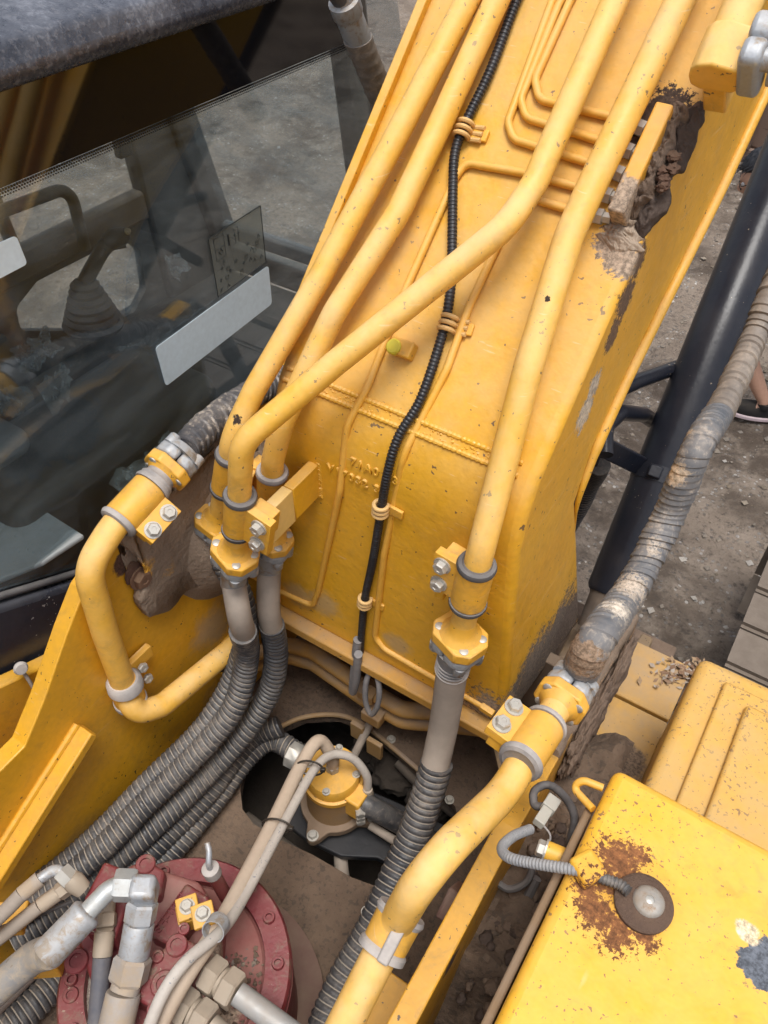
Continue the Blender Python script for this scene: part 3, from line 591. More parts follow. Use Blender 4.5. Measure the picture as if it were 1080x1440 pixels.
# ================================================================ OPERATOR CAB
CX = -1.05
m_cabblk = coat('cab_black_paint', (0.010, 0.011, 0.016), 0.16, dust=0.05, dustcol=(0.3, 0.28, 0.27), bump=0.02)
m_int = coat('cab_trim', (0.075, 0.071, 0.066), 0.7, dust=0.4, dustcol=(0.17, 0.155, 0.135))
m_intd = coat('cab_dark_plastic', (0.035, 0.035, 0.035), 0.5, dust=0.25, dustcol=(0.10, 0.09, 0.08))
m_roof = coat('chalky_cab_roof', (0.012, 0.016, 0.028), 0.2, grime=.5, grimecol=(.20, .21, .24), dust=0.2, dustup=0.75, dustcol=(0.27, 0.285, 0.33), chips=1.3, chipcol=(0.05, 0.05, 0.06), chipscale=60, var=0.3, nscale=3.2, bump=0.2)
def glass_material(name, haze, tint):
    m = bpy.data.materials.new(name); m.use_nodes = True; b = NB(m); b.n.clear()
    out = b.new('ShaderNodeOutputMaterial'); tr = b.new('ShaderNodeBsdfTransparent'); tr.inputs[0].default_value = (*tint, 1)
    gl = b.new('ShaderNodeBsdfGlossy'); gl.inputs['Roughness'].default_value = 0.015; gl.inputs[0].default_value = (0.95, 0.97, 1, 1)
    df = b.new('ShaderNodeBsdfDiffuse'); df.inputs[0].default_value = (0.42, 0.47, 0.50, 1)  # bluish haze: dust on the glass plus sky reflection put into its colour
    gg = b.new('ShaderNodeNewGeometry'); dp = b.new('ShaderNodeVectorMath', operation='DOT_PRODUCT'); b.l.new(gg.outputs['Normal'], dp.inputs[0]); b.l.new(gg.outputs['Incoming'], dp.inputs[1])
    frv = b.math('MULTIPLY_ADD', b.math('POWER', b.math('SUBTRACT', 1.0, b.math('ABSOLUTE', dp.outputs['Value'])), 5.0), 0.925, 0.075)      # Schlick
    pos = b.new('ShaderNodeNewGeometry').outputs['Position']
    mp = b.new('ShaderNodeMapping'); b.l.new(pos, mp.inputs[0]); mp.inputs['Rotation'].default_value = (0.6, 0, 0); mp.inputs['Scale'].default_value = (1, 1, 3.0)
    n = b.noise(mp.outputs[0], 3.0, 6, 0.7, 0.8); n2 = b.noise(pos, 160, 2, 0.6)
    hz = b.math('MULTIPLY_ADD', b.ramp(n, 0.38, 0.75), haze, b.math('MULTIPLY', b.ramp(n2, 0.68, 0.72), haze * 1.5))
    tl = b.new('ShaderNodeBsdfTranslucent'); tl.inputs[0].default_value = (0.50, 0.54, 0.53, 1); md_ = b.new('ShaderNodeMixShader'); b.l.new(df.outputs[0], md_.inputs[1]); b.l.new(tl.outputs[0], md_.inputs[2]); df = md_
    m1 = b.new('ShaderNodeMixShader'); b.put(hz, m1.inputs[0]); b.l.new(tr.outputs[0], m1.inputs[1]); b.l.new(df.outputs[0], m1.inputs[2])
    m2 = b.new('ShaderNodeMixShader'); b.put(frv, m2.inputs[0]); b.l.new(m1.outputs[0], m2.inputs[1]); b.l.new(gl.outputs[0], m2.inputs[2])
    b.l.new(m2.outputs[0], out.inputs[0]); return m
m_glass = glass_material('dusty_sky_haze_glass', 0.20, (0.90, 0.955, 0.975)); m_glass2 = glass_material('hazed_far_cab_glass', 0.36, (0.97, 0.98, 0.98))  # far panes hazed paler, standing in for bright ground outside
m_frit = coat('black_glass_border', (0.004, 0.004, 0.006), 0.05, dust=0.012, dustcol=(0.25, 0.24, 0.23), bump=0.0, spec=0.75)
cab = thing('operator_cab', 'black operator cab with a large dusty side window beside the boom', 'cab', (CX - 0.48, 0.6, 0.3))
gb = [(-0.5, 0.70), (0.20, 0.685), (0.36, 0.665), (0.46, 0.61), (0.60, 0.535), (0.90, 0.43), (1.35, 0.40)]       # lower edge of the glass (Y, Z)
GT = 1.385
def yz(l, x): return [Vector((x, y, z)) for y, z in l]
# clear pane, black border band, lower body panel
bm = bmesh.new(); prism(bm, yz(gb + [(1.66, 0.55), (1.55, GT), (-0.5, GT)], CX - 0.005), (0.005, 0, 0)); part('side_window', bm, m_glass, cab, smooth=False)
bm = bmesh.new(); prism(bm, yz([(-0.5, 1.268), (1.56, 1.268), (1.545, GT), (-0.5, GT)], CX + 0.0006), (0.0014, 0, 0)); part('window_border', bm, m_frit, cab, smooth=False)
bm = bmesh.new(); lowb = [(y, z - 0.002) for y, z in gb]; prism(bm, yz(lowb + [(1.35, 0.385)] + [(y, z - 0.022) for y, z in gb[:-1]][::-1], CX + 0.0006), (0.0014, 0, 0)); part('window_border', bm, m_frit, cab, smooth=False)
# dotted fade at the lower edge of the border band
bm = bmesh.new()
for r in range(3):
    for k in range(0, 330):
        y = -0.05 + k * 0.0048 + (r % 2) * 0.0024; q = 0.0034 - r * 0.0008; z = 1.2645 - r * 0.0042
        box(bm, (CX + 0.001, y, z), (0.0012, q, q))
o = part('border_dots', bm, m_frit, cab, smooth=False); o["kind"] = "stuff"
bm = bmesh.new(); prism(bm, yz([(y, z - 0.024) for y, z in gb] + [(1.40, 0.30), (-0.5, 0.30)], CX - 0.03), (0.052, 0, 0)); part('lower_panel', bm, coat('cab_navy_black_paint', (0.012, 0.015, 0.026), 0.22, dust=0.12, dustcol=(0.30, 0.29, 0.29), chips=0.5, chipcol=(0.3, 0.3, 0.3)), cab, bevel=0.012, seg=3)
bm = bmesh.new(); sweep(bm, fillet(yz([(y, z - 0.010) for y, z in gb], CX + 0.006), 0.15), 0.007, 10); part('window_seal', bm, m_rub, cab)
# roof with rolled edge
bm = bmesh.new(); prism(bm, [Vector((CX + 0.035, -0.6, 1.39)), Vector((CX + 0.045, -0.6, 1.41)), Vector((CX + 0.03, -0.6, 1.445)), Vector((CX - 0.03, -0.6, 1.462)), Vector((-1.45, -0.6, 1.475)), Vector((-2.05, -0.6, 1.45)), Vector((-2.08, -0.6, 1.39))], (0, 2.12, 0))
part('roof', bm, m_roof, cab, bevel=0.010, seg=3)
# floor, far wall with door windows, front frame
bm = bmesh.new(); box(bm, (-1.54, 0.62, 0.285), (0.98, 2.7, 0.03)); part('floor', bm, m_intd, cab, smooth=False)
LX = -2.0
def rail(name, pts, w, d, mat=m_int, bev=0.01):
    """flat bar between two points in a plane X = const"""
    a, b_ = [Vector(p) for p in pts]; t = (b_ - a).normalized(); nn = Vector((1, 0, 0)).cross(t)
    bm = bmesh.new(); prism(bm, [a + nn * w / 2, b_ + nn * w / 2, b_ - nn * w / 2, a - nn * w / 2], (d, 0, 0)); return part(name, bm, mat, cab, bevel=bev)
rail('door_sill', [(LX, -0.6, 0.635), (LX, 1.80, 0.635)], 0.09, 0.05, coat('brown_door_trim', (0.12, 0.095, 0.075), .7, dust=.4, dustcol=(.24, .2, .16)))
rail('door_header', [(LX, -0.6, 1.36), (LX, 1.72, 1.36)], 0.10, 0.05)
rail('front_trim', [(LX, 1.84, 0.28), (LX, 1.76, 1.40)], 0.27, 0.06)
rail('door_post', [(LX, 1.22, 0.60), (LX, 1.16, 1.40)], 0.030, 0.04)
rail('corner_pillar', [(LX, 2.02, 0.28), (LX, 1.72, 1.40)], 0.10, 0.09)
rail('door_post', [(LX, -0.1, 0.28), (LX, -0.1, 1.40)], 0.12, 0.06)
bm = bmesh.new(); l1 = [bm.verts.new(v) for v in yz([(-0.6, 0.28), (2.0, 0.28), (1.95, 0.60), (-0.6, 0.60)], LX + .008)]
hl = fillet(yz([(1.37, 0.34), (1.14, 0.46), (1.15, 0.53), (1.24, 0.572), (1.58, 0.568), (1.63, 0.50), (1.62, 0.37), (1.55, 0.315), (1.37, 0.34)], LX + .008), .03, 4)[:-1]
l2 = [bm.verts.new(v) for v in hl]; es = [bm.edges.new((l[i], l[(i + 1) % len(l)])) for l in (l1, l2) for i in range(len(l))]
bmesh.ops.triangle_fill(bm, use_beauty=True, use_dissolve=False, edges=es); ex = bmesh.ops.extrude_face_region(bm, geom=bm.faces[:]); bmesh.ops.translate(bm, verts=[g for g in ex['geom'] if isinstance(g, bmesh.types.BMVert)], vec=(.03, 0, 0))
part('door_panel', bm, m_int, cab, smooth=False)
bm = bmesh.new(); prism(bm, yz([(-0.6, 0.3), (1.95, 0.3), (1.66, 1.40), (-0.6, 1.40)], LX + .02), (0.004, 0, 0)); part('door_window', bm, m_glass2, cab, smooth=False)
fw = lambda z: 1.87 - 0.27 * (z - 0.854)
bm = bmesh.new(); prism(bm, [Vector((CX - .04, fw(.36), .36)), Vector((LX + .06, fw(.36), .36)), Vector((LX + .06, fw(1.38), 1.38)), Vector((CX - .04, fw(1.38), 1.38))], (0, 0.005, 0)); part('windshield', bm, m_glass2, cab, smooth=False)
bm = bmesh.new(); box(bm, (-1.53, fw(.46), 0.455), (0.92, 0.04, 0.05)); part('windshield_sill', bm, coat('cab_grey_frame', (0.10, 0.105, 0.11), 0.5, dust=0.3, dustcol=(0.2, 0.19, 0.18)), cab, bevel=0.008)
bm = bmesh.new(); box(bm, (-1.53, fw(.3), 0.33), (0.92, 0.05, 0.09)); part('front_threshold', bm, m_int, cab, bevel=0.008)
bm = bmesh.new(); prism(bm, [Vector((CX - .01, 1.70, .3)), Vector((CX - .01, 1.80, .3)), Vector((CX - .01, 1.58, 1.40)), Vector((CX - .01, 1.50, 1.40))], (-0.06, 0, 0)); part('corner_pillar', bm, m_int, cab, bevel=0.012)
bm = bmesh.new(); box(bm, (-1.54, -0.62, 0.85), (0.98, 0.04, 1.14)); part('rear_wall', bm, m_int, cab, smooth=False)
# grab rail inside the door
gr = [U(u, v, X=-1.80) for u, v in ((-60, 330), (0, 298), (98, 262), (120, 350))]
bm = bmesh.new(); sweep(bm, fillet(gr, 0.05, 8), 0.016, 14); part('grab_rail', bm, coat('brown_grey_rail', (0.10, 0.085, 0.07), 0.5, dust=0.3), cab)
bm = bmesh.new(); q = U(172, 205, X=-1.94); box(bm, q, (0.03, 0.05, 0.06)); part('door_catch', bm, m_intd, cab, bevel=0.006)
# stickers on the pane
def sticker(name, px, mat, t=0.0012, r=0.0, lab=None):
    pts = [U(u, v, X=CX + 0.0008) for u, v in px]
    bm = bmesh.new(); prism(bm, pts, (t, 0, 0)); return part(name, bm, mat, cab, smooth=False, label=lab, bevel=0)
m_stk = coat('white_sticker', (0.60, 0.70, 0.77), 0.4, dust=0.12, dustcol=(0.35, 0.35, 0.33), bump=0.02)
def rounded(px, k=0.12, n=5):
    out = []; P = [Vector((*p, 0)) for p in px]; N = len(P)
    for i in range(N):
        a, p, b_ = P[i - 1], P[i], P[(i + 1) % N]; s = p + (a - p).normalized() * min((a - p).length * .4, k); e = p + (b_ - p).normalized() * min((b_ - p).length * .4, k)
        for j in range(n + 1): t = j / n; out.append(tuple((s * (1 - t) ** 2 + p * 2 * t * (1 - t) + e * t * t)[:2]))
    return out
sticker('blank_sticker', rounded([(-30, 354), (22, 331), (38, 371), (-4, 393), (-30, 402)], 6), m_stk, lab='small white sticker stuck on the cab window')
sticker('warning_strip', rounded([(218, 489), (377, 373), (382, 427), (233, 543)], 5), m_stk, lab='long blank white strip stuck on the cab window')
def clear_film():
    m = bpy.data.materials.new('clear_film'); m.use_nodes = True; b = NB(m); b.n.clear(); out = b.new('ShaderNodeOutputMaterial'); tr = b.new('ShaderNodeBsdfTransparent'); tr.inputs[0].default_value = (.86, .86, .83, 1)
    d = b.new('ShaderNodeBsdfDiffuse'); d.inputs[0].default_value = (.30, .31, .29, 1); mx = b.new('ShaderNodeMixShader'); mx.inputs[0].default_value = 0.30; b.l.new(tr.outputs[0], mx.inputs[1]); b.l.new(d.outputs[0], mx.inputs[2]); b.l.new(mx.outputs[0], out.inputs[0]); return m
film = clear_film(); CH = [(293, 336), (366, 289), (374, 368), (307, 418)]
chart = sticker('control_chart', CH, film, lab='clear sticker with small black control diagrams')
m_ink = coat('black_ink', (0.01, 0.012, 0.012), 0.6, dust=0, bump=0)
bm = bmesh.new(); cp = [U(u, v, X=CX + 0.0024) for u, v in CH]
for i in range(4):
    a, b_ = cp[i], cp[(i + 1) % 4]; sweep(bm, [a, b_], 0.0011, 4)
def chp(s, t):
    a = cp[0].lerp(cp[1], s); b_ = cp[3].lerp(cp[2], s); return a.lerp(b_, t)
def stroke(*st, w=0.0007):
    sweep(bm, [chp(s, t) for s, t in st], w, 4)
stroke((.08, .06), (.08, .42), (.26, .42), (.26, .06), (.08, .06), w=.0005); stroke((.08, .24), (.26, .24), w=.0004)
stroke((.14, .30), (.17, .26), (.21, .31), (.17, .36), (.14, .30), w=.001)
for s in (.34,): stroke((s, .12), (s, .30), w=.0022)
for s in (.46, .53): stroke((s, .08), (s, .34), w=.0004); stroke((s - .01, .2), (s + .01, .2), w=.0016)
rn = random.Random(21)
for (s, t) in ((.20, .50), (.15, .58), (.26, .66), (.10, .76), (.22, .78), (.30, .72), (.08, .92), (.22, .93), (.68, .48), (.62, .66), (.74, .60), (.80, .66), (.86, .56), (.70, .76), (.78, .82), (.92, .84), (.56, .74), (.50, .86), (.42, .62), (.90, .46)):
    k = rn.choice((0, 1, 2)); e = 0.028
    if k == 0: stroke((s - e, t + e), (s, t - e), (s + e, t + e), w=.0007)
    elif k == 1: stroke((s - e, t), (s + e, t - .01), w=.0008); stroke((s, t - e), (s, t + e), w=.0007)
    else: stroke((s - e, t - e), (s + e, t - e), (s + e, t + e), (s - e, t + e), (s - e, t - e), w=.0005)
part('printed_diagrams', bm, m_ink, chart, smooth=False)

# ---- things inside the cab
seat = thing('driver_seat', 'dark driver seat under plastic film seen through the cab window', 'seat', (-1.5, 0.35, 0.3))
def rbox(name, lo, hi, mat, parent, bev=0.04, seg=4, rz=0.0):
    bm = boxb(lo, hi)
    if rz: bmesh.ops.rotate(bm, verts=bm.verts, cent=(Vector(lo) + Vector(hi)) / 2, matrix=Matrix.Rotation(rz, 3, 'Z'))
    return part(name, bm, mat, parent, bevel=bev, seg=seg)
m_fab = coat('grey_seat_fabric', (0.16, 0.165, 0.17), 0.85, dust=0.4, dustcol=(0.24, 0.23, 0.21))
rbox('cushion', (-1.78, 0.28, 0.44), (-1.30, 0.78, 0.56), m_fab, seat); rbox('backrest', (-1.76, 0.06, 0.50), (-1.32, 0.22, 1.02), m_fab, seat, 0.06); rbox('pedestal', (-1.68, 0.25, 0.31), (-1.40, 0.65, 0.43), m_intd, seat, 0.01)
bm = bmesh.new(); sweep(bm, fillet([Vector((-1.79, .76, .50)), Vector((-1.54, .80, .505)), Vector((-1.29, .77, .50))], .1), 0.010, 8); part('piping', bm, m_intd, seat)
cons = thing('control_console', 'dark control console with a bellows joystick inside the cab', 'console', (-1.25, 0.8, 0.3))
rbox('console_body', (-1.42, 0.52, 0.31), (-1.14, 1.10, 0.66), m_intd, cons, 0.04)
rbox('armrest', (-1.40, 0.30, 0.70), (-1.22, 0.66, 0.76), m_fab, cons, 0.025)
j0 = U(132, 458, X=-1.32); j1 = U(118, 395, X=-1.32); j2 = U(150, 345, X=-1.32); ax_ = (j1 - j0)
bm = bmesh.new(); prof = []
for k in range(15): prof.append((0.062 - 0.040 * k / 14 + (0.005 if k % 2 else 0), ax_.length * k / 14))
lathe(bm, prof, j0, ax_, 22); part('joystick_boot', bm, m_rub, cons)
bm = bmesh.new(); sweep(bm, spline([j1 - ax_ * .05, j1.lerp(j2, .4), j2, j2 + Vector((0.02, 0.03, 0.005))]), 0.016, 12); jy = part('joystick', bm, m_intd, cons)
bm = lump(j2 + Vector((0.012, 0.02, 0.012)), (0.026, 0.032, 0.020), 9, 2, .15); part('joystick_grip', bm, m_intd, jy)
bm = bmesh.new(); lathe(bm, [(0.006, 0), (0.007, .006), (0, .009)], j2 + Vector((.03, .035, .022)), (0.5, 0, 1), 10); part('joystick_button', bm, coat('cream_button', (.45, .34, .2), .5, dust=.1), jy)
# crumpled film, wrappers
def film_sheet(name, px, z, seed, amp, lab, cat='plastic film', x=None):
    quad = [U(u, v, Z=z) for u, v in px]; N = 12; bm = bmesh.new(); g = []
    for j in range(N + 1):
        row = []
        for i in range(N + 1):
            s, t = i / N, j / N; p = quad[0].lerp(quad[1], s).lerp(quad[3].lerp(quad[2], s), t)
            f = noise.fractal(p * 16 + Vector((seed * 5, 0, 0)), 0.7, 2.1, 4); p = p + Vector((noise.noise(p * 19) * .03, noise.noise(p * 17 + Vector((4, 4, 4))) * .03, abs(f) * amp)); row.append(bm.verts.new(p))
        g.append(row)
    for j in range(N):
        for i in range(N): bm.faces.new((g[j][i], g[j][i + 1], g[j + 1][i + 1], g[j + 1][i]))
    org = (quad[0] + quad[2]) / 2
    o = part(name, bm, m_film, None, smooth=False, org=org); sd = o.modifiers.new('thick', 'SOLIDIFY'); sd.thickness = 0.0015
    return tag(o, lab, cat)
def film_mat():
    m = bpy.data.materials.new('cloudy_plastic_film'); m.use_nodes = True; b = NB(m); b.n.clear(); out = b.new('ShaderNodeOutputMaterial'); tr = b.new('ShaderNodeBsdfTransparent')
    p = b.new('ShaderNodeBsdfPrincipled'); p.inputs['Base Color'].default_value = (.36, .37, .35, 1); p.inputs['Roughness'].default_value = .25; mx = b.new('ShaderNodeMixShader')
    pos = b.new('ShaderNodeNewGeometry').outputs['Position']; b.put(b.math('MULTIPLY_ADD', b.ramp(b.noise(pos, 30, 4, .6), .4, .7), .5, .22), mx.inputs[0]); b.l.new(tr.outputs[0], mx.inputs[1]); b.l.new(p.outputs[0], mx.inputs[2]); b.l.new(mx.outputs[0], out.inputs[0]); return m
m_film = film_mat()
film_sheet('plastic_film', [(60, 540), (95, 515), (110, 560), (70, 585)], 0.70, 1, .05, 'small crumpled clear plastic scrap standing above the seat')
film_sheet('plastic_film', [(45, 615), (120, 600), (250, 640), (180, 700)], 0.585, 2, .05, 'large crumpled clear plastic film spread over the seat cushion')
film_sheet('plastic_film', [(-20, 560), (30, 550), (60, 590), (0, 600)], 0.60, 3, .05, 'crumpled clear plastic film at the edge behind the seat')
film_sheet('plastic_film', [(232, 375), (250, 362), (268, 380), (255, 402)], 0.62, 4, .03, 'pale torn wrapper in front of the joystick')
film_sheet('plastic_film', [(10, 500), (60, 470), (90, 500), (40, 530)], 0.64, 7, .05, 'crumpled clear plastic film left of the console')
film_sheet('plastic_film', [(180, 590), (225, 570), (260, 600), (215, 625)], 0.60, 8, .05, 'torn clear plastic film at the front of the seat')
film_sheet('plastic_film', [(175, 495), (200, 485), (205, 505), (185, 515)], 0.62, 5, .03, 'tiny white wrapper scrap on the console below the joystick')
bm = bmesh.new(); q = [U(u, v, Z=0.63) for u, v in ((-60, 745), (60, 715), (118, 752), (60, 790), (-60, 840))]; prism(bm, q, (0, 0, -0.012))
tag(part('reflection_sheet', bm, coat('pale_reflection', (0.30, 0.32, 0.33), 0.45, dust=0.4, dustcol=(0.32, 0.31, 0.28)), None, smooth=False, org=q[0], bevel=0.004), 'pale grey flat tray low in the cab standing in for a window reflection', 'sheet')  # pale sheet added in place of a reflection on the window

# yellow frame under the cab
fr = thing('cab_support_frame', 'yellow steel panel under the cab beside the bracket plate', 'panel', (-0.99, 0.3, 0))
bm = bmesh.new(); prism(bm, yz([(-0.5, 0.0), (-0.5, 0.60), (0.20, 0.56), (0.36, 0.485), (0.50, 0.425), (1.1, 0.30), (1.1, 0.0)], -1.02), (0.03, 0, 0)); part('side_panel', bm, m_yel, fr, bevel=0.004)
q0, q1 = U(28, 938, X=-0.985), U(55, 985, X=-0.97)
bm = bmesh.new(); sweep(bm, spline([q0, q0.lerp(q1, .5) + Vector((.006, 0, .004)), q1]), 0.0035, 8); pl = part('cable_stub', bm, m_hoseg, fr)
bm = bmesh.new(); lathe(bm, [(.011, 0), (.013, .006), (.010, .012), (0, .012)], q0, (1, -.3, .4), 16); part('stub_cap', bm, m_rubw, pl)

# ================================================================ HYDRAULIC PIPES
PR = 0.0187
def pipe(name, label, pts, r=PR, bend=0.07, loc=None, group='yellow hydraulic pipes', mat=None, seg=24):
    t = thing(name, label, 'pipe', loc or pts[0], group)
    part('pipe', tube(pts, r, seg, bend), mat or m_yelp, t); return t
YU = Vector((0, -0.06, 1)).normalized()
def sleeve_hose(root, name, pts, r, kind):
    if kind == 'cor': return part(name, corrug(pts, r), [m_cor, m_corg], root)
    return part(name, wrapped(pts, r), kind, root)

# lower ends of the three left-hand pipes (clamped side by side)
# front pipe: crosses the boom from the clamp cluster to the right
c3 = U(336, 722, Y=0.655); f3 = U(331, 772, Y=0.66)
t3b = U(338, 660, Y=0.652)
p3 = [f3 + Vector((0, 0, 0.004)), c3, t3b, U(340, 622, Y=0.655), B(470, 512, 0.105), B(712, 318, 0.085), B(752, 258, 0.07), B(900, -80, 0.055)]
d3 = (t3b - f3).normalized()
a = pipe('hydraulic_pipe', 'thick yellow pipe crossing the boom face diagonally over its neighbours', p3, bend=[0, .05, .05, .06, .2, .12, .12, 0], loc=c3)
clamp(a, c3, d3, (1, 0, 0.0), PR, 0.085, 0.045, facing=(0, -1, 0)); flange(a, f3, -d3, (1, -0.25, 0), 0.086, 0.07, 0.022, PR, 0.03, 0.092, 0.024)
# leftmost pipe
c1 = U(321, 664, Y=0.72); f1 = U(306, 730, Y=0.72); d1 = (U(326, 612, Y=.72) - f1).normalized()
p1 = [f1, c1, U(325, 618, Y=.72), B(358, 548, 0.048), B(450, 390, 0.042), B(545, 215, 0.045), B(700, -80, 0.05)]
a = pipe('hydraulic_pipe', 'leftmost yellow pipe running up the boom next to the cab', p1, bend=[0, .05, .09, .12, .2, .2, 0], loc=c1)
clamp(a, c1, d1, (1, 0.3, 0), PR, 0.085, 0.03, nb=1); flange(a, f1, -d1, (1, 0.0, 0), 0.086, 0.066, 0.02, PR, 0.03, 0.08, 0.024)
# second pipe
c2 = U(382, 690, Y=0.742); f2 = U(380, 752, Y=0.745); d2 = (c2 - f2).normalized()
p2_ = [f2, c2, c2 + d2 * 0.075, B(396, 596, 0.05), B(470, 440, 0.05), B(560, 300, 0.04), B(612, 190, 0.035), B(735, -80, 0.045)]
a = pipe('hydraulic_pipe', 'second yellow pipe running up the boom between the leftmost pipe and the black cable', p2_, bend=[0, .05, .05, .1, .2, .2, .1, 0], loc=c2)
clamp(a, c2, d2, (-1, 0, 0), PR, 0.085, 0.03, nb=1, rub=m_rubw); flange(a, f2, -d2, (1, 0.1, 0), 0.086, 0.066, 0.02, PR, 0.03, 0.09, 0.024)
# bracket arm that carries the clamp cluster
arm = thing('pipe_bracket', 'flat yellow bracket arm holding the left pipe clamps to the boom', 'bracket', U(445, 665, Y=0.797), 'pipe bracket arms on the boom')
w0, w1 = U(443, 672, Y=0.797), U(366, 742, X=-0.645)
bm = bmesh.new(); yv = (w1 - w0); yv.x = 0; L_ = yv.length; yv.normalize(); box(bm, w0 + yv * L_ * .25 + Vector((0, 0, 0)), (0.020, L_ * 0.5, 0.072), (Vector((1, 0, 0)), yv, Vector((1, 0, 0)).cross(yv))); part('welded_lug', bm, m_boom, arm, bevel=0.002)
bm = bmesh.new(); box(bm, w0 + yv * L_ * .76, (0.021, L_ * 0.5, 0.073), (Vector((1, 0, 0)), yv, Vector((1, 0, 0)).cross(yv))); part('bolted_arm', bm, coat('faded_yellow', (0.66, 0.42, 0.11), 0.5, dust=0.35, dustcol=(.6, .47, .28), var=.06), arm, bevel=0.002)
bm = bmesh.new()
for k in range(14): t_ = bmesh.ops.create_icosphere(bm, subdivisions=1, radius=0.007 * random.uniform(.7, 1.2), matrix=Matrix.Translation(w0 + Vector((0.010, 0.002, -0.036 + k * 0.0055))))
part('weld_bead', bm, m_boom, arm)
# right pipe with a clamp and a large flange at its foot
c4 = U(664, 822, Y=0.735); f4 = U(648, 890, Y=0.735); d4 = (U(676, 775, Y=0.735) - f4).normalized()
p4_ = [f4, c4, U(676, 775, Y=0.738), B(742, 520, 0.055), B(800, 332, 0.06), B(835, 255, 0.062), B(995, -80, 0.06)]
a = pipe('hydraulic_pipe', 'right yellow pipe running from the grey flange up past the mud caked lug', p4_, bend=[0, .05, .15, .2, .2, .15, 0], r=0.0205, loc=c4)
clamp(a, c4, d4, (-1, 0.05, 0), 0.0205, 0.082, 0.036, facing=(0, -1, 0)); flange(a, f4, -d4, (1, -0.35, 0), 0.09, 0.074, 0.024, 0.0205, 0.035, 0.085, 0.028, m_castg)
arm = thing('pipe_bracket', 'short yellow bracket lug behind the clamp of the right pipe', 'bracket', U(640, 790, Y=0.78), 'pipe bracket arms on the boom')
bm = bmesh.new(); q0 = U(650, 782, Y=0.80); q1 = U(628, 808, Y=0.75); yv = Vector((0, -1, 0)); box(bm, q0 + Vector((-.005, -.03, -.012)), (0.016, 0.062, 0.075)); part('welded_lug', bm, m_boom, arm, bevel=0.002)
# short pipe with a clamp at the top right
t5 = thing('hydraulic_pipe', 'short yellow pipe end with zinc hose clamp at the top right of the boom', 'pipe', B(1030, 90, 0.09), 'yellow hydraulic pipes')
e0, e1 = B(1002, 108, 0.10), B(1072, -60, 0.085); dd = (e1 - e0).normalized()
part('pipe', tube([e0 + dd * .03, e1, e1 + dd * .3], 0.024, 24, .1), m_yelp, t5)
nn = boom_n(e0); sx = dd.cross(nn).normalized(); sx = sx if sx.x > 0 else -sx
bm = bmesh.new(); prof_ = [(-.036, .0), (-.033, .018), (-.022, .033), (0, .040), (.020, .034), (.034, .030), (.040, .030), (.040, -.022), (.030, -.030), (-.02, -.03), (-.034, -.02)]
prism(bm, [e0 - dd * .005 + sx * x * .8 + nn * y * .8 for x, y in prof_], dd * 0.062); part('elbow_block', bm, m_yelp, t5, bevel=0.004, seg=3)
for k, off in enumerate((0.010, 0.052)):
    bm = bmesh.new(); c = e0 + dd * (off * .8) + sx * 0.030 + nn * 0.012
    prism(bm, [c + nn * x + dd * y for x, y in ((.040, -.018), (.046, -.006), (.046, .010), (.040, .018), (-.030, .018), (-.040, .008), (-.040, -.010), (-.030, -.018))], sx * 0.026); sc = part('split_clamp', bm, m_zinc, t5, bevel=0.007, seg=3)
    bm = bmesh.new(); lathe(bm, [(.013, 0), (.013, .022), (.011, .024), (.007, .024), (.006, .016), (0, .016)], c + nn * .024 + sx * .024, sx, 18); part('clamp_bolt', bm, m_zinc, sc)
bm = bmesh.new(); lathe(bm, [(.022, 0), (.022, .09)], e0 + dd * .03 + sx * .06 - nn * .01, sx, 22); part('hose_ferrule', bm, m_zinc, t5)
bm = bmesh.new(); box(bm, e0 + dd * .03 - nn * .06, (.03, .05, .06), (sx, dd, nn)); part('mounting_foot', bm, m_yelp, t5, bevel=.003)

# right boom cylinder pipe on the bracket, nearest the tank
R6 = 0.0228
def S(u, v, X): return U(u, v, X=X)
c6 = S(750, 1044, -0.127); f6 = S(790, 984, -0.1235); d6 = (f6 - c6).normalized()
p6 = [f6, c6, S(712, 1112, -0.128), S(600, 1222, -0.150), S(556, 1300, -0.172), S(520, 1370, -0.172), S(470, 1470, -0.172)]
a = pipe('hydraulic_pipe', 'thick yellow pipe bending along the bracket beside the fuel tank', p6, r=R6, bend=[0, .1, .25, .09, .06, .2, 0], loc=c6)
vw = (CAM - c6).normalized(); sd = -d6.cross(vw).normalized(); sd = sd if sd.x < 0 else -sd
clamp(a, c6, d6, sd, R6, 0.075, 0.034, facing=vw, rub=m_rubw); flange(a, f6 - d6 * .012, d6, sd, 0.080, 0.066, 0.020, R6 * .85, 0.03, 0.03, 0.031, m_zinc)
cb = p6[4].lerp(p6[5], .16); db = (S(470, 1470, -0.172) - S(556, 1300, -0.172)).normalized()
bm = bmesh.new(); lathe(bm, [(R6, -.03), (R6 * 1.42, -.03), (R6 * 1.5, -.024), (R6 * 1.36, -.018), (R6 * 1.30, .016), (R6 * 1.45, .02), (R6 * 1.45, .028), (R6, .03)], cb, db, 28, mis=[1, 1, 1, 0, 1, 1, 1]); part('rubber_clamp', bm, [m_yelc, m_rubw], a)
s_, f_, z_ = frame(db, vw); bm = bmesh.new(); box(bm, cb + s_ * R6 * 1.35 - f_ * .008, (0.010, 0.016, 0.06), (s_, f_, z_)); part('clamp_strap', bm, m_rubw, a, bevel=.003)
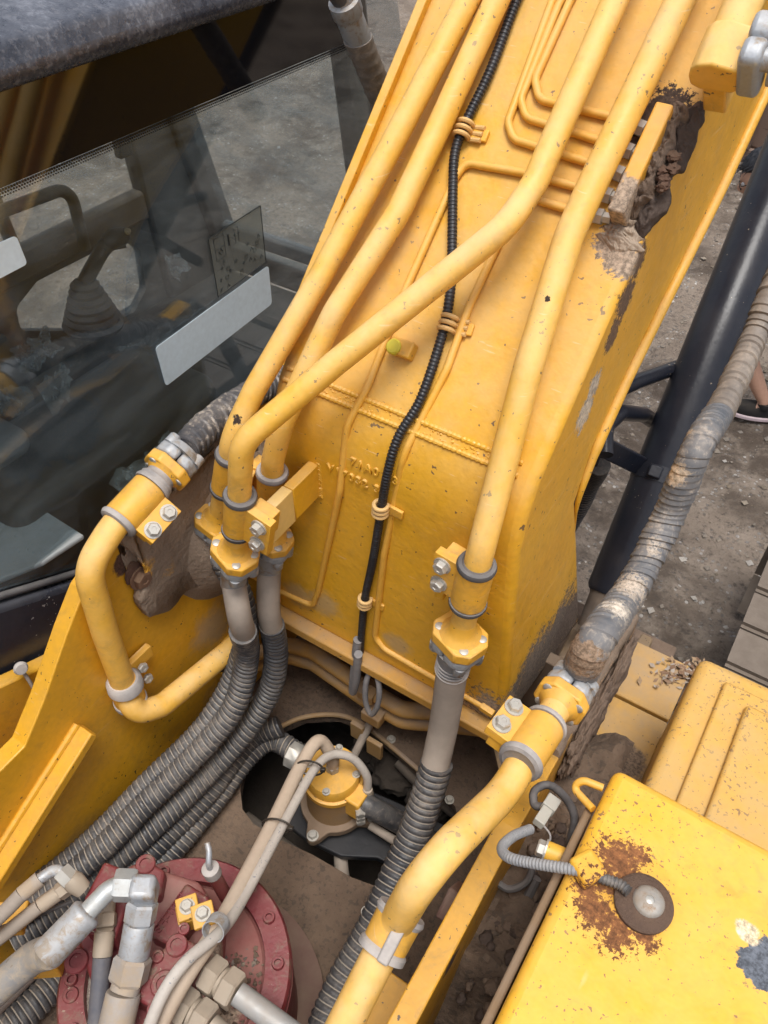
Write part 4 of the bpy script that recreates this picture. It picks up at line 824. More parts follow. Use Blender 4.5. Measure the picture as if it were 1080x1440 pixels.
# left boom cylinder pipe beside the cab
R7 = 0.0228
X7 = -0.845
c7 = S(191, 708, X7); f7 = S(232, 664, X7); d7 = (f7 - c7).normalized()
p7 = [f7, c7, S(158, 742, X7), S(122, 800, X7), S(148, 890, X7), S(176, 968, X7), U(190, 1004, Z=0.395), U(228, 992, Z=0.37), U(330, 908, Z=0.33)]
a = pipe('hydraulic_pipe', 'thick yellow pipe bending down the bracket plate beside the cab window', p7, r=R7, bend=[0, .1, .1, .12, .4, .1, .035, .05, 0], loc=c7)
vw = (CAM - c7).normalized(); sd = d7.cross(vw).normalized(); sd = sd if sd.z < 0 else -sd
clamp(a, c7, d7, sd, R7, 0.075, 0.032, facing=vw, rub=m_rubw); flange(a, f7 - d7 * .004, d7, sd, 0.080, 0.066, 0.020, R7 * .85, 0.022, 0.03, 0.031, m_zinc)
bm = bmesh.new(); lathe(bm, [(R7 * 1.0, 0), (R7 * 1.30, 0), (R7 * 1.36, .006), (R7 * 1.15, .012), (R7 * 1.12, .026), (R7 * 1.3, .030), (R7, .032)], c7 + d7 * .046, d7, 24); part('dusty_sleeve', bm, m_rubw, a)
c7b = S(179, 972, X7); d7b = (S(148, 890, X7) - S(176, 968, X7)).normalized()
bm = bmesh.new(); lathe(bm, [(R7, -.034), (R7 * 1.4, -.034), (R7 * 1.4, -.026), (R7 * 1.3, -.024), (R7 * 1.3, .012), (R7 * 1.48, .016), (R7 * 1.42, .034), (R7 * 1.2, .04), (R7, .04)], c7b, d7b, 28, mis=[1, 1, 1, 0, 1, 1, 1, 1]); part('rubber_clamp', bm, [m_yelc, m_rubw], a)
q = S(192, 930, X7 - .012); bm = bmesh.new(); box(bm, q, (.014, .07, .03), frame((0, 0, 1), (1, 0, 0))[:2] + (Vector((0, 0, 1)),)); cl = part('clamp_tab', bm, m_yelc, a, bevel=.002)
for (u, v) in ((200, 938), (207, 953)): inst('bolt', MBS, cl, S(u, v, X7 + .004), (1, -.2, .2), scale=1.3)

# two cross pipes under the boom foot
for i, (dz, lab) in enumerate(((0.19, 'upper brown dusted cross pipe under the boom foot'), (0.135, 'lower brown dusted cross pipe under the boom foot'))):
    yo = 0 if i == 0 else -6
    pts = [U(u, v + i * 16, Z=dz) for u, v in ((330, 930), (400, 905), (440, 916), (512, 966), (566, 998), (622, 1002), (690, 1010))]
    a = pipe('cross_pipe', lab, pts, r=0.0185, bend=.06, group='cross pipes under the boom', mat=coat('dust_caked_pipe', (0.50, 0.26, 0.045), 0.7, dust=0.62, dustup=.75, dustcol=(0.30, 0.215, 0.145)))
    if i == 0:
        k = U(520, 972, Z=dz); dr = (pts[4] - pts[3]).normalized(); bm = bmesh.new(); lathe(bm, [(.024, -.02), (.026, -.016), (.026, .016), (.024, .02)], k, dr, 6); part('union_nut', bm, coat('dust_caked_nut', (0.40, 0.22, 0.06), 0.7, dust=0.6, dustcol=MUDL), a)
    else:
        k = U(528, 1002, Z=dz); bm = bmesh.new(); box(bm, k, (.05, .05, .035)); part('pipe_saddle', bm, coat('dust_caked_nut', YEL), a, bevel=.004)

# ================================================================ THIN GREASE LINES on the boom
m_thin = coat('thin_line_paint', (0.72, 0.36, 0.03), 0.4, dust=0.35, dustcol=(0.62, 0.43, 0.2), chips=0.2)
TR = 0.0062
def line(label, px, h=TR, bend=0.022, pre=(), r=TR):
    pts = [B(u, v, h) for u, v in px]
    t = thing('grease_line', label, 'grease line', pts[0], 'thin yellow grease lines'); part('line', tube(pts, r, 10, bend, 6), m_thin, t); return t, pts
G = []
G.append(line('innermost thin yellow grease line looping at the top of the boom', [(833, -60), (800, 5), (752, 112), (758, 140), (865, 166), (905, 182)]))
G.append(line('middle thin yellow grease line looping at the top of the boom', [(822, -60), (785, 8), (732, 140), (740, 166), (850, 200), (888, 214)]))
G.append(line('outermost thin yellow grease line looping at the top of the boom', [(815, -70), (775, 5), (714, 172), (722, 196), (838, 232), (875, 246)]))
G.append(line('thin yellow grease line that arches over and runs down the left of the foot', [(858, 276), (818, 265), (735, 243), (655, 229), (640, 250), (570, 408), (515, 548), (488, 598), (478, 690), (448, 830), (440, 852), (395, 832), (330, 795)], bend=[0, .02, .02, .03, .03, .05, .1, .06, .1, .03, .025, .02, 0]))
G.append(line('thin yellow grease line that runs down past the cable to the foot edge', [(846, 305), (800, 295), (758, 282), (742, 262), (712, 318), (660, 430), (628, 520), (568, 638), (540, 780), (527, 895), (540, 912), (690, 1000)], bend=[0, .02, .02, .02, .05, .1, .05, .08, .1, .025, .025, 0]))
for (t, pts) in G[:5]:
    i0 = -1 if t in [g[0] for g in G[:3]] else 0; j = -2 if i0 == -1 else 1
    d = (pts[i0] - pts[j]).normalized(); e = pts[i0]
    bm = bmesh.new(); lathe(bm, [(.010, -.026), (.0105, -.024), (.0105, -.012), (.009, -.011)], e, d, 6); part('yellow_nut', bm, m_yelc, t)
    bm = bmesh.new(); lathe(bm, [(.0085, -.011), (.0115, -.010), (.0115, .002), (.008, .003), (.008, .014)], e, d, 6); part('steel_nut', bm, m_bolt, t)
e = G[4][1][-1]; bm = bmesh.new(); lathe(bm, [(.010, -.02), (.010, .006), (.007, .008)], e, (0.9, 0, -.15), 6); part('end_nut', bm, m_yelc, G[4][0])

# mud caked lug that the grease fittings screw into
lug = thing('grease_manifold', 'mud caked yellow manifold lug standing on the right edge of the boom', 'manifold', B(880, 300), None)
a0, a1 = B(932, 172, 0.0), B(865, 318, 0.0); d = (a1 - a0).normalized(); nn = boom_n(a0); sx = d.cross(nn).normalized(); sx = sx if sx.x > 0 else -sx
bm = bmesh.new(); box(bm, a0.lerp(a1, .5) + nn * .026 + sx * .006, (0.024, (a1 - a0).length, 0.052), (sx, d, nn)); part('lug_plate', bm, coat('lug_paint', (0.69, 0.33, 0.02), .45, dust=.3, spots=[(tuple(a1 + nn * .04), 0.055, MUDL, .25)]), lug, bevel=.003)
def mudbank(name, p0, p1, off, wid, hgt, mat, seed, ns=110, nw=30, taper=.12):
    bm = bmesh.new(); g = []
    for i in range(ns + 1):
        s = i / ns; row = []
        env = min(1, s / taper, (1 - s) / taper); env = math.sqrt(max(0, env))
        for j in range(nw + 1):
            t = j / nw; c = p0.lerp(p1, s) + off; w = wid * (0.8 + 0.5 * noise.noise(Vector((s * 6, seed, 0)))) * env
            hh = hgt * math.sin(math.pi * t) ** .6 * env * (0.75 + 0.30 * noise.fractal(Vector((s * 9, t * 3, seed)), 1.0, 2.2, 5)); q = c + sx * (w * (t - .5) * 1.0) + nn * (hh - .004)
            q += (sx + d) * 0.005 * noise.noise(q * 60) + nn * (0.0022 * noise.fractal(q * 170, .6, 2.2, 3)); row.append(bm.verts.new(q))
        g.append(row)
    for i in range(ns):
        for j in range(nw): bm.faces.new((g[i][j], g[i][j + 1], g[i + 1][j + 1], g[i + 1][j]))
    bmesh.ops.contextual_create(bm, geom=[e for e in bm.edges if e.is_boundary]); return part(name, bm, mat, lug, angle=180)
mudbank('mud_crust', a0 - d * .025, a1 - d * .01, sx * .020, .044, .056, m_mud, 3)
mudbank('wet_mud', a0 - d * .04, a1 + d * .005, sx * .036, .042, .030, m_muddk, 8)
mudbank('pale_mud', a1 - d * .03, a1 + d * .035, sx * .012, .075, .018, coat('pale_dry_mud', MUDL, .95, dust=.4, dustcol=(.42, .35, .28), bump=1.4), 5, 60, 50, .3)
for i, (s, o) in enumerate(((.35, .055), (.45, .06), (.55, .055), (.5, .05), (.62, .058))):
    part('rust_clod', lump(a0.lerp(a1, s) + sx * (o - .014) + nn * .026, (.009, .011, .007), i + 20, 3, .4, 2), coat('rusty_leaf_litter', (0.07, 0.03, 0.018), .9, dust=.1, var=.4, bump=1.0), lug)

# ================================================================ BLACK CABLE with clips
hp = [B(u, v, 0.012) for u, v in ((760, -70), (727, 0), (690, 98), (655, 172), (640, 214), (637, 262), (636, 330), (634, 402), (622, 470), (592, 560), (560, 615), (545, 665), (536, 718), (524, 790), (512, 850))] + [U(505, 935, Y=0.80), U(500, 962, Y=0.80)]
m_cond = coat('black_conduit_plastic', (.010, .011, .015), .4, dust=.06, dustcol=(.2, .18, .16))
cable = thing('wire_conduit', 'long black corrugated wire conduit running down the middle of the boom', 'conduit', hp[0])
part('conduit', corrug(hp, 0.0076, 0.0058, 0.14, 12), [m_cond, m_cond], cable)
m_rb = coat('tan_rubber_clip', (0.60, 0.36, 0.12), 0.6, dust=0.4, dustcol=(0.6, 0.43, 0.22))
for (u, v, u2, v2) in ((652, 182, 640, 214), (630, 455, 622, 480), (535, 716, 533, 740), (513, 846, 511, 862)):
    p = B(u, v, 0.013); dr = (B(u2, v2, 0.013) - p).normalized(); nn2 = boom_n(p); sx2 = dr.cross(nn2).normalized(); sx2 = sx2 if sx2.x > 0 else -sx2
    cl = thing('cable_clip', {182: 'tan clip strapping the black conduit highest up the boom', 455: 'tan clip strapping the black conduit above the weld seam', 716: 'tan clip strapping the black conduit below the cast numbers', 846: 'tan clip strapping the black conduit near the foot edge'}[v], 'cable clip', B(u, v), 'tan clips on the black conduit')
    for k in range(3):
        bm = bmesh.new(); c = p + dr * ((k - 1) * 0.0095); n_ = 20; r1 = .0112
        pts = [c + sx2 * (r1 * math.cos(a_)) + nn2 * (r1 * math.sin(a_)) for a_ in [math.pi * (1.25 - 1.5 * j / n_) for j in range(n_ + 1)]]
        if v < 600: pts += [c + sx2 * (.022) - nn2 * .006, c + sx2 * .03 - nn2 * .005]
        sweep(bm, pts, 0.0036, 8); part('strap', bm, m_rb, cl)
    bm = bmesh.new(); q = p + sx2 * .02 - nn2 * .009; box(bm, q, (.035, .018, .006), (sx2, dr, nn2)); part('clip_base', bm, m_yelc, cl, bevel=.0015)
# loose loop ends below the conduit
for lab, pts, r in (('taped grey cable end hanging below the conduit', [U(503, 900, Y=.79), U(499, 935, Y=.785), U(496, 972, Y=.78), U(500, 958, Y=.775), U(504, 920, Y=.775)], .0085), ('grey cable loop hanging over the deck from the boom foot', [U(525, 930, Y=.80), U(533, 965, Y=.78), U(531, 992, Y=.77), U(522, 1004, Y=.77), U(514, 985, Y=.77), U(516, 955, Y=.78), U(530, 935, Y=.80)], .0058)):
    t = thing('cable_end', lab, 'cable', pts[0], 'loose cable ends under the boom'); part('cable', wrapped(pts, r, .008, .08, 10), coat('grey_taped_cable', (0.10, 0.105, 0.12), .6, dust=.5, dustup=.2, dustcol=(.3, .27, .25)), t)

# ================================================================ HOSES
def W(l): return [U(u, v, Z=z) for u, v, z in l]
def hose(label, pts, r, plain=0.0, plain_mat=None, pitch=0.0125, depth=.09, group='black corrugated hydraulic hoses', seg=18):
    t = thing('hydraulic_hose', label, 'hose', pts[0], group); path = spline(pts, 14)
    rp, L = resample(path, 0.01); k = int(plain / 0.01)
    if k:
        bm = bmesh.new(); sweep(bm, rp[:k + 2], [r * .86 * (1 + .012 * noise.noise(Vector((i * .6, 0, 3)))) for i in range(k + 2)], seg); part('hose_cover', bm, plain_mat or m_hoseg, t)
    part('corrugated_sleeve', corrug(rp[k:], r, pitch, depth, seg, False), [m_cor, m_corg], t); return t
z3 = f3.z - .07; h0 = f3 - d3 * .108
hose('dusty hose dropping from the front left flange and sweeping towards the red motor', [h0, U(337, 868, Z=z3 - .09), U(349, 925, Z=.38), U(322, 1004, Z=.27), U(236, 1098, Z=.20), U(150, 1186, Z=.17), U(60, 1262, Z=.15), U(-60, 1345, Z=.13)], .0265, .12, m_hoseg)
h0 = f2 - d2 * .105
hose('dusty hose dropping from the second flange behind the front one', [h0, U(378, 860, Z=.50), U(389, 925, Z=.34), U(368, 992, Z=.22), U(296, 1082, Z=.14), U(208, 1172, Z=.12), U(120, 1240, Z=.1), U(20, 1330, Z=.09)], .0265, .13, m_hoseg)
h0 = f1 - d1 * .09
hose('black sleeved hose nearest the bracket plate sweeping under the boom', [h0, U(346, 862, Z=.48), U(334, 935, Z=.33), U(286, 1020, Z=.24), U(200, 1108, Z=.19), U(128, 1185, Z=.16), U(60, 1240, Z=.15), U(-50, 1310, Z=.14)], .0245)
hose('lowest black sleeved hose lying on the deck beside the opening', W([(470, 1075, -.02), (424, 1062, .03), (385, 1040, .05), (352, 1062, .05), (300, 1128, .04), (238, 1200, .04), (150, 1290, .035), (60, 1400, .03)]), .0265)
hose('black sleeved hose tucked under the bundle above the deck', W([(395, 1020, .09), (352, 1040, .08), (296, 1112, .075), (225, 1185, .07), (150, 1250, .06), (60, 1345, .05), (-30, 1440, .05)]), .0255)
hose('black sleeved hose end lying in the bottom corner below the braided hose', W([(-40, 1500, .04), (40, 1420, .05), (110, 1350, .05), (170, 1290, .04)]), .030)
h0 = f4 - d4 * .10
hose('long hose hanging from the right flange past the swivel to the bottom edge', [h0, U(622, 1030, Z=.42), U(602, 1110, Z=.32), U(572, 1195, Z=.24), U(530, 1290, Z=.20), U(490, 1370, Z=.17), U(440, 1480, Z=.15)], .0315, .24, m_hoseg, .0135, .08)
for k in range(4):
    bm = bmesh.new(); c = f4 - d4 * (.082 + k * .009); lathe(bm, [(.0292, -.001), (.0302, 0), (.0292, .001)], c, d4, 24); part('crimp_ring', bm, m_rubw, COL.objects.get('hydraulic_pipe.003') or a)
# taped hose along the bracket to the boom cylinder, and its twin by the cab
t = thing('taped_hose', 'thick hose wrapped in muddy grey tape rising beside the black cylinder', 'hose', f6 + d6 * .05, 'tape wrapped hoses')
nr = lambda p, k=.026: tuple(p + (CAM - p).normalized() * k)
tp = [f6 + d6 * .062, S(838, 900, -.112), S(888, 828, -.105), S(938, 730, -.102), S(980, 632, -.10), S(1008, 585, -.10)]
m_tapemud = coat('mud_on_tape', (.24, .17, .115), .95, dust=.4, dustcol=(.34, .26, .19), bump=1.0)
part('tape_wrap', wrapped(tp, (.0268, .0225), .0115, .085, 26, .05), coat('taped_hose_muddy', (0.060, 0.073, 0.093), 0.6, grime=.8, grimecol=(.40, .34, .28), dust=0.20, dustup=0.3, dustcol=(0.42, 0.36, 0.30), nscale=2.4, spots=[(nr(tp[1].lerp(tp[0], .4)), .040, (.24, .165, .11), .2, .8), (nr(tp[1].lerp(tp[2], .5)), .026, (.48, .42, .35), .3, 2.0), (nr(tp[2]), .030, (.45, .38, .31), .4, 3.0), (nr(tp[2].lerp(tp[3], .6)), .020, (.45, .38, .31), .4, 3.0), (nr(tp[4].lerp(tp[3], .4) + Vector((-.012, 0, 0))), .022, (.46, .36, .26), .3, 1.2), (nr(tp[4].lerp(tp[5], .3) + Vector((-.012, 0, 0))), .014, (.46, .36, .26), .3, 1.2)] + 0 * [(tuple(S(838, 905, -.09)), .045, (.26, .18, .12), .2), (tuple(S(880, 845, -.08)), .038, (.50, .43, .36), .25), (tuple(S(860, 800, -.08)), .03, (.50, .43, .36), .25), (tuple(S(970, 590, -.08)), .02, (.50, .42, .33), .2), (tuple(S(955, 630, -.08)), .014, (.50, .42, .33), .2)]), t)
tq = [S(1002, 598, -.10), S(1022, 560, -.10), S(1058, 480, -.105), S(1090, 400, -.11), S(1150, 260, -.12)]
part('spiral_wrap', wrapped(tq, .0205, .013, .13, 24, .04), m_tapeb, t)
t = thing('taped_hose', 'black and pale taped hose leaving the left flange behind the pipes', 'hose', f7 + d7 * .05, 'tape wrapped hoses')
tp = [f7 + d7 * .045, S(262, 630, -.85), S(300, 592, -.86), S(345, 560, -.875), S(420, 520, -.90)]
part('tape_wrap', wrapped(tp, .025, .015, .10, 22, .06), coat('striped_tape', (0.022, 0.027, 0.040), 0.4, grime=1.3, grimecol=(.40, .34, .28), dust=0.20, dustup=.35, dustcol=(.40, .34, .28), nscale=2.6), t)
t = thing('taped_hose', 'brown taped hose with steel ferrule hanging in front of the cab', 'hose', U(515, 80, X=-.86), 'tape wrapped hoses')
q0, q1, q2 = U(476, -20, X=-.86), U(494, 32, X=-.86), U(536, 135, X=-.86)
bm = bmesh.new(); sweep(bm, [q1 - (q1 - q0) * .25, q1 + (q2 - q1) * .22], .023, 22); part('ferrule', bm, m_zinc, t)
bm = bmesh.new(); lathe(bm, [(.019, -.10), (.019, -.03), (.026, -.028), (.026, -.006), (.022, 0)], q1 - (q1 - q0) * .2, (q1 - q0), 20); part('hose_stem', bm, m_zinc, t)
bm = bmesh.new(); qa = q1 + (q0 - q1) * .6; sweep(bm, spline([qa, q0 + (q0 - q1) * .5, q0 + (q0 - q1) * .8 + Vector((.03, .10, .08)), Vector((-.765, q0.y + .30, q0.z + .20)), Vector((-.76, q0.y + .60, q0.z + .50))]), .0185, 18); part('upper_hose', bm, m_rub, t)
part('tape_wrap', wrapped([q1 + (q2 - q1) * .2, q1.lerp(q2, .5), q2, q2 + (q2 - q1)], .0235, .022, .05, 20, .04), m_tapeb, t)

# ================================================================ BOOM CYLINDER
cyl = thing('boom_cylinder', 'thick black hydraulic cylinder rising to the right of the boom', 'hydraulic cylinder', U(862, 845, X=-.165))
b0, b1 = U(862, 832, X=-.185), U(1033, 405, X=-.222); dz = (b1 - b0).normalized(); CR = .060
m_cylb = coat('cylinder_black_paint', (0.009, 0.012, 0.021), 0.27, dust=0.05, dustcol=(0.26, 0.22, 0.19), chips=.25, chipcol=(.3, .24, .18), spec=.3)
bm = bmesh.new(); lathe(bm, [(CR * .9, -.012), (CR, 0), (CR, 1.25), (CR * .9, 1.26)], b0, dz, 48); part('barrel', bm, m_cylb, cyl)
bm = bmesh.new(); lathe(bm, [(CR * .78, -.10), (CR * .80, -.02), (CR * .88, -.008)], b0, dz, 40); part('end_eye', bm, coat('muddy_eye', (.06, .05, .045), .8, dust=.5, dustcol=MUDL), cyl)
cb_ = U(926, 672, X=-.20); tt = (cb_ - b0).dot(dz); cb_ = b0 + dz * tt
bm = bmesh.new(); lathe(bm, [(CR * 1.0, -.018), (CR * 1.035, -.018), (CR * 1.035, .018), (CR * 1.0, .018)], cb_, dz, 48); bd = part('clamp_band', bm, m_cylb, cyl)
s_, f_, z_ = frame(dz, (CAM - cb_)); bm = bmesh.new(); box(bm, cb_ + s_ * (CR * 1.02 + .004) - f_ * (.012 if f_.x > 0 else -.012), (.014, .03, .03), (s_, f_, z_)); part('band_lug', bm, m_cylb, bd, bevel=.004)
bmn = U(840, 624, Y=1.36); bm = bmesh.new(); dv = cb_ + Vector((-.03, 0, .01)) - bmn; L_ = dv.length; s2, f2_, z2 = frame(dv, (0, 0, 1)); box(bm, bmn + dv / 2, (.045, .012, L_), (s2, f2_, z2)); part('pipe_arm', bm, m_cylb, cyl, bevel=.003)
bm = bmesh.new(); box(bm, bmn + Vector((-.005, 0, -.02)), (.045, .045, .05)); part('arm_block', bm, m_cylb, cyl, bevel=.004)
bm = bmesh.new(); sweep(bm, fillet([U(850, 640, Y=1.30), U(850, 600, Y=1.35), U(872, 580, Y=1.45), U(905, 583, Y=1.6), U(945, 610, Y=1.78)], .05, 8), .018, 16); part('return_pipe', bm, m_cylb, cyl)
bm = bmesh.new(); sweep(bm, [U(850, 556, Y=1.38), U(900, 535, Y=1.55), U(990, 503, Y=1.85)], .017, 16); part('feed_pipe', bm, m_cylb, cyl)
part('pipe_hose', corrug([U(800, 740, Y=1.75), U(812, 715, Y=1.72), U(830, 680, Y=1.68), U(842, 655, Y=1.6)], .028, .014, .1), [m_cor, m_corg], cyl)
# muddy cylinder foot bracket on the deck front
ft = thing('cylinder_foot', 'mud covered steel foot carrying the lower end of the black cylinder', 'bracket', (-.16, 1.3, 0))
for x in (-.245, -.10):
    bm = bmesh.new(); prism(bm, [Vector((x, 1.12, .0)), Vector((x, 1.15, .12)), Vector((x, 1.27, .16)), Vector((x, 1.40, .10)), Vector((x, 1.46, 0))], (.03, 0, 0)); part('foot_plate', bm, coat('mud_splashed_plate', (.26, .17, .08), .85, dust=.6, dustup=.4, dustcol=(.26, .19, .14), chips=.6), ft, bevel=.004)
bm = bmesh.new(); box(bm, (-.16, 1.29, -.02), (.30, .40, .05)); part('foot_base', bm, m_mud, ft, bevel=.006)

# ================================================================ SWING MOTOR
MX, MY = -.49, .167
sm = thing('swing_motor', 'round dusty red swing motor bolted to the deck with many hose fittings', 'hydraulic motor', (MX, MY, 0))
bm = bmesh.new(); lathe(bm, [(.235, .0), (.235, .018), (.225, .022), (.19, .03)], (MX, MY, 0), (0, 0, 1), 56); part('base_flange', bm, coat('grimy_base', (.13, .07, .06), .9, dust=.5, dustcol=(.2, .14, .1)), sm)
bm = bmesh.new(); lathe(bm, [(.184, .02), (.187, .20), (.189, .235), (.180, .24), (.180, .248), (.189, .25), (.189, .270), (.185, .276), (.146, .276), (.144, .24)], (MX, MY, 0), (0, 0, 1), 72); part('housing', bm, m_red, sm)
m_caked = coat('caked_red_top', (.20, .045, .045), .8, dust=.25, dustcol=(.34, .25, .19), chips=1.0, chipcol=(.07, .065, .065), chipscale=36, spots=[((MX + .07, MY - .05, .265), .085, (.30, .225, .165), .35), ((MX + .10, MY - .09, .265), .08, (.28, .21, .155), .35), ((MX - .16, MY - .06, .27), .10, (.33, .28, .235), .35), ((MX - .12, MY - .14, .27), .10, (.33, .28, .235), .35)])
bm = bmesh.new(); lathe(bm, [(.146, .258), (.140, .264), (.0, .266)], (MX, MY, 0), (0, 0, 1), 56); part('top_plate', bm, m_caked, sm)
for k in range(14):
    a_ = 2 * math.pi * k / 14 + .2; inst('socket_bolt', MSOCK, sm, (MX + .167 * math.cos(a_), MY + .167 * math.sin(a_), .275), (0, 0, 1))
def slab(name, px, z0, z1, mat=m_red, bev=.006, root=sm):
    q = [U(u, v, Z=z1) for u, v in px]; bm = bmesh.new(); prism(bm, q, (0, 0, z0 - z1)); return part(name, bm, mat, root, bevel=bev, seg=3)
slab('motor_head', [(118, 1300), (150, 1238), (215, 1218), (280, 1238), (312, 1290), (308, 1340), (296, 1400), (270, 1450), (190, 1450), (130, 1380)], .262, .335, coat('red_head', (.225, .028, .038), .55, dust=.38, dustcol=(.36, .25, .20), chips=.8, chipcol=(.30, .23, .18), chipscale=30, spots=[(tuple(U(340, 1370, Z=.34)), .07, (.33, .25, .19), .3), (tuple(U(330, 1330, Z=.34)), .045, (.33, .25, .19), .3)]), .01)
slab('name_slab', [(208, 1315), (262, 1240), (296, 1262), (244, 1332)], .33, .375)
slab('cover_plate', [(246, 1312), (284, 1330), (226, 1425), (178, 1398)], .33, .40)
slab('port_block', [(118, 1262), (146, 1210), (176, 1222), (182, 1262), (160, 1325), (118, 1310)], .30, .395)
slab('port_block', [(106, 1316), (160, 1290), (190, 1330), (180, 1400), (130, 1388)], .28, .345)
slab('side_lobe', [(178, 1218), (206, 1208), (232, 1224), (225, 1262), (185, 1262)], .30, .36)
for (u, v, z, k) in ((249, 1330, .40, 1.6), (259, 1307, .40, .9), (222, 1346, .40, .9), (231, 1385, .40, 1.9), (216, 1420, .40, .9), (108, 1352, .345, 1.8), (100, 1400, .275, 1.2), (205, 1216, .36, 1.6)):
    inst('socket_bolt', MSOCK, sm, U(u, v, Z=z), (0, 0, 1), scale=(k, k, .6))
cu = bpy.data.curves.new('l', 'FONT'); cu.body = 'SH-106T'; cu.size = .019; cu.extrude = .0015
tmp = bpy.data.objects.new('tmp', cu); COL.objects.link(tmp); me = bpy.data.meshes.new_from_object(tmp.evaluated_get(bpy.context.evaluated_depsgraph_get())); bpy.data.objects.remove(tmp)
q0, q1 = U(224, 1313, Z=.376), U(258, 1266, Z=.376); xv = (q1 - q0).normalized(); yv = Vector((0, 0, 1)).cross(xv); z0 = q0 - Vector(sm.location)
me.transform(Matrix(((xv.x, yv.x, 0, z0.x), (xv.y, yv.y, 0, z0.y), (xv.z, yv.z, 1, z0.z), (0, 0, 0, 1)))); me.materials.clear(); part('raised_lettering', me, m_red, sm)
# dipstick tube
q0, q1 = U(322, 1268, Z=.30), U(296, 1222, Z=.42); bm = bmesh.new(); sweep(bm, [q0, q1], .0115, 16); dp = part('dipstick_tube', bm, coat('dark_red_tube', (.14, .02, .02), .4, dust=.2, dustcol=(.35, .24, .2)), sm)
bm = bmesh.new(); lathe(bm, [(.0145, -.016), (.0145, .002), (.012, .004), (.0, .004)], q1, (q1 - q0), 18); part('tube_cap', bm, m_rubw, dp)
bm = bmesh.new(); sweep(bm, spline([q1, q1 + Vector((0, 0, .02)), q1 + Vector((-.008, .012, .032)), q1 + Vector((-.018, .020, .036))]), .005, 10); part('dipstick', bm, m_zinc, dp)
# grit caked on the motor top
rnd = random.Random(31); bm = bmesh.new()
for k in range(420):
    a_ = rnd.uniform(-2.2, .9); rr_ = rnd.uniform(.06, .142); r_ = rnd.choice((.0012, .002, .003, .0045)); c = Vector((MX + rr_ * math.cos(a_), MY + rr_ * math.sin(a_), .2655))
    tq_ = bmesh.ops.create_icosphere(bm, subdivisions=1, radius=r_, matrix=Matrix.Translation(c)); mi_ = rnd.choice((0, 0, 1))
    for v in tq_['verts']:
        v.co += Vector((rnd.uniform(-1, 1), rnd.uniform(-1, 1), rnd.uniform(-1, 1))) * r_ * .5
        for f_q in v.link_faces: f_q.material_index = mi_
o = part('caked_grit', bm, [m_mud, coat('grey_grit', (.10, .10, .11), .8, dust=.3)], sm); o["kind"] = "stuff"
# hose clip plates
for (u, v, z) in ((264, 1277, .405), (286, 1287, .42)):
    c = U(u, v, Z=z); bm = bmesh.new(); box(bm, c, (.036, .034, .010), (Vector((.8, -.6, 0)), Vector((.6, .8, 0)), Vector((0, 0, 1)))); cp_ = part('clip_plate', bm, m_yelc, sm, bevel=.002); inst('bolt', MB, cp_, c + Vector((0, 0, .005)), (0, 0, 1), scale=.85)
bm = bmesh.new(); box(bm, U(262, 1290, Z=.38), (.03, .025, .04), (Vector((.8, -.6, 0)), Vector((.6, .8, 0)), Vector((0, 0, 1)))); part('clip_foot', bm, m_yelc, sm, bevel=.002)

def chain(name, label, cat, segs, group=None):
    """fitting built of hex and round lengths: (u, v, z, radius, kind, material) from each station to the next"""
    t = thing(name, label, cat, U(segs[0][0], segs[0][1], Z=segs[0][2]), group)
    for (u, v, z, r, kind, mat), nx in zip(segs, segs[1:]):
        p, q = U(u, v, Z=z), U(nx[0], nx[1], Z=nx[2]); d_ = q - p; L_ = d_.length
        bm = bmesh.new()
        if kind == 'hex': lathe(bm, [(r, 0), (r * 1.12, L_ * .12), (r * 1.12, L_ * .88), (r, L_)], p, d_, 6); part('hex_nut', bm, mat, t, angle=25)
        elif kind == 'cyl': lathe(bm, [(r * .95, 0), (r, L_ * .06), (r, L_ * .94), (r * .95, L_)], p, d_, 24); part('ferrule', bm, mat, t)
        elif kind == 'hose': sweep(bm, [p, q], r, 20); part('hose', bm, mat, t)
    return t
m_braid = coat('worn_braided_hose', (.13, .15, .18), .55, dust=.45, dustup=.3, dustcol=(.34, .28, .21), chips=1.2, chipcol=(.02, .022, .028), chipscale=30, nscale=2, grime=1.0, grimecol=(.33, .27, .2))
m_braidb = coat('blue_black_hose', (.03, .042, .075), .5, dust=.4, dustup=.3, dustcol=(.28, .24, .2))
m_steel = coat('bright_zinc', (.46, .49, .50), .38, metal=.55, grime=1.0, grimecol=(.28, .22, .16), nscale=2.2, dust=.25, dustcol=(.45, .4, .34), bump=.05)
m_grime = coat('grimy_fitting', (.30, .30, .31), .5, metal=.3, dust=.7, dustup=.25, dustcol=(.36, .28, .20), nscale=2)
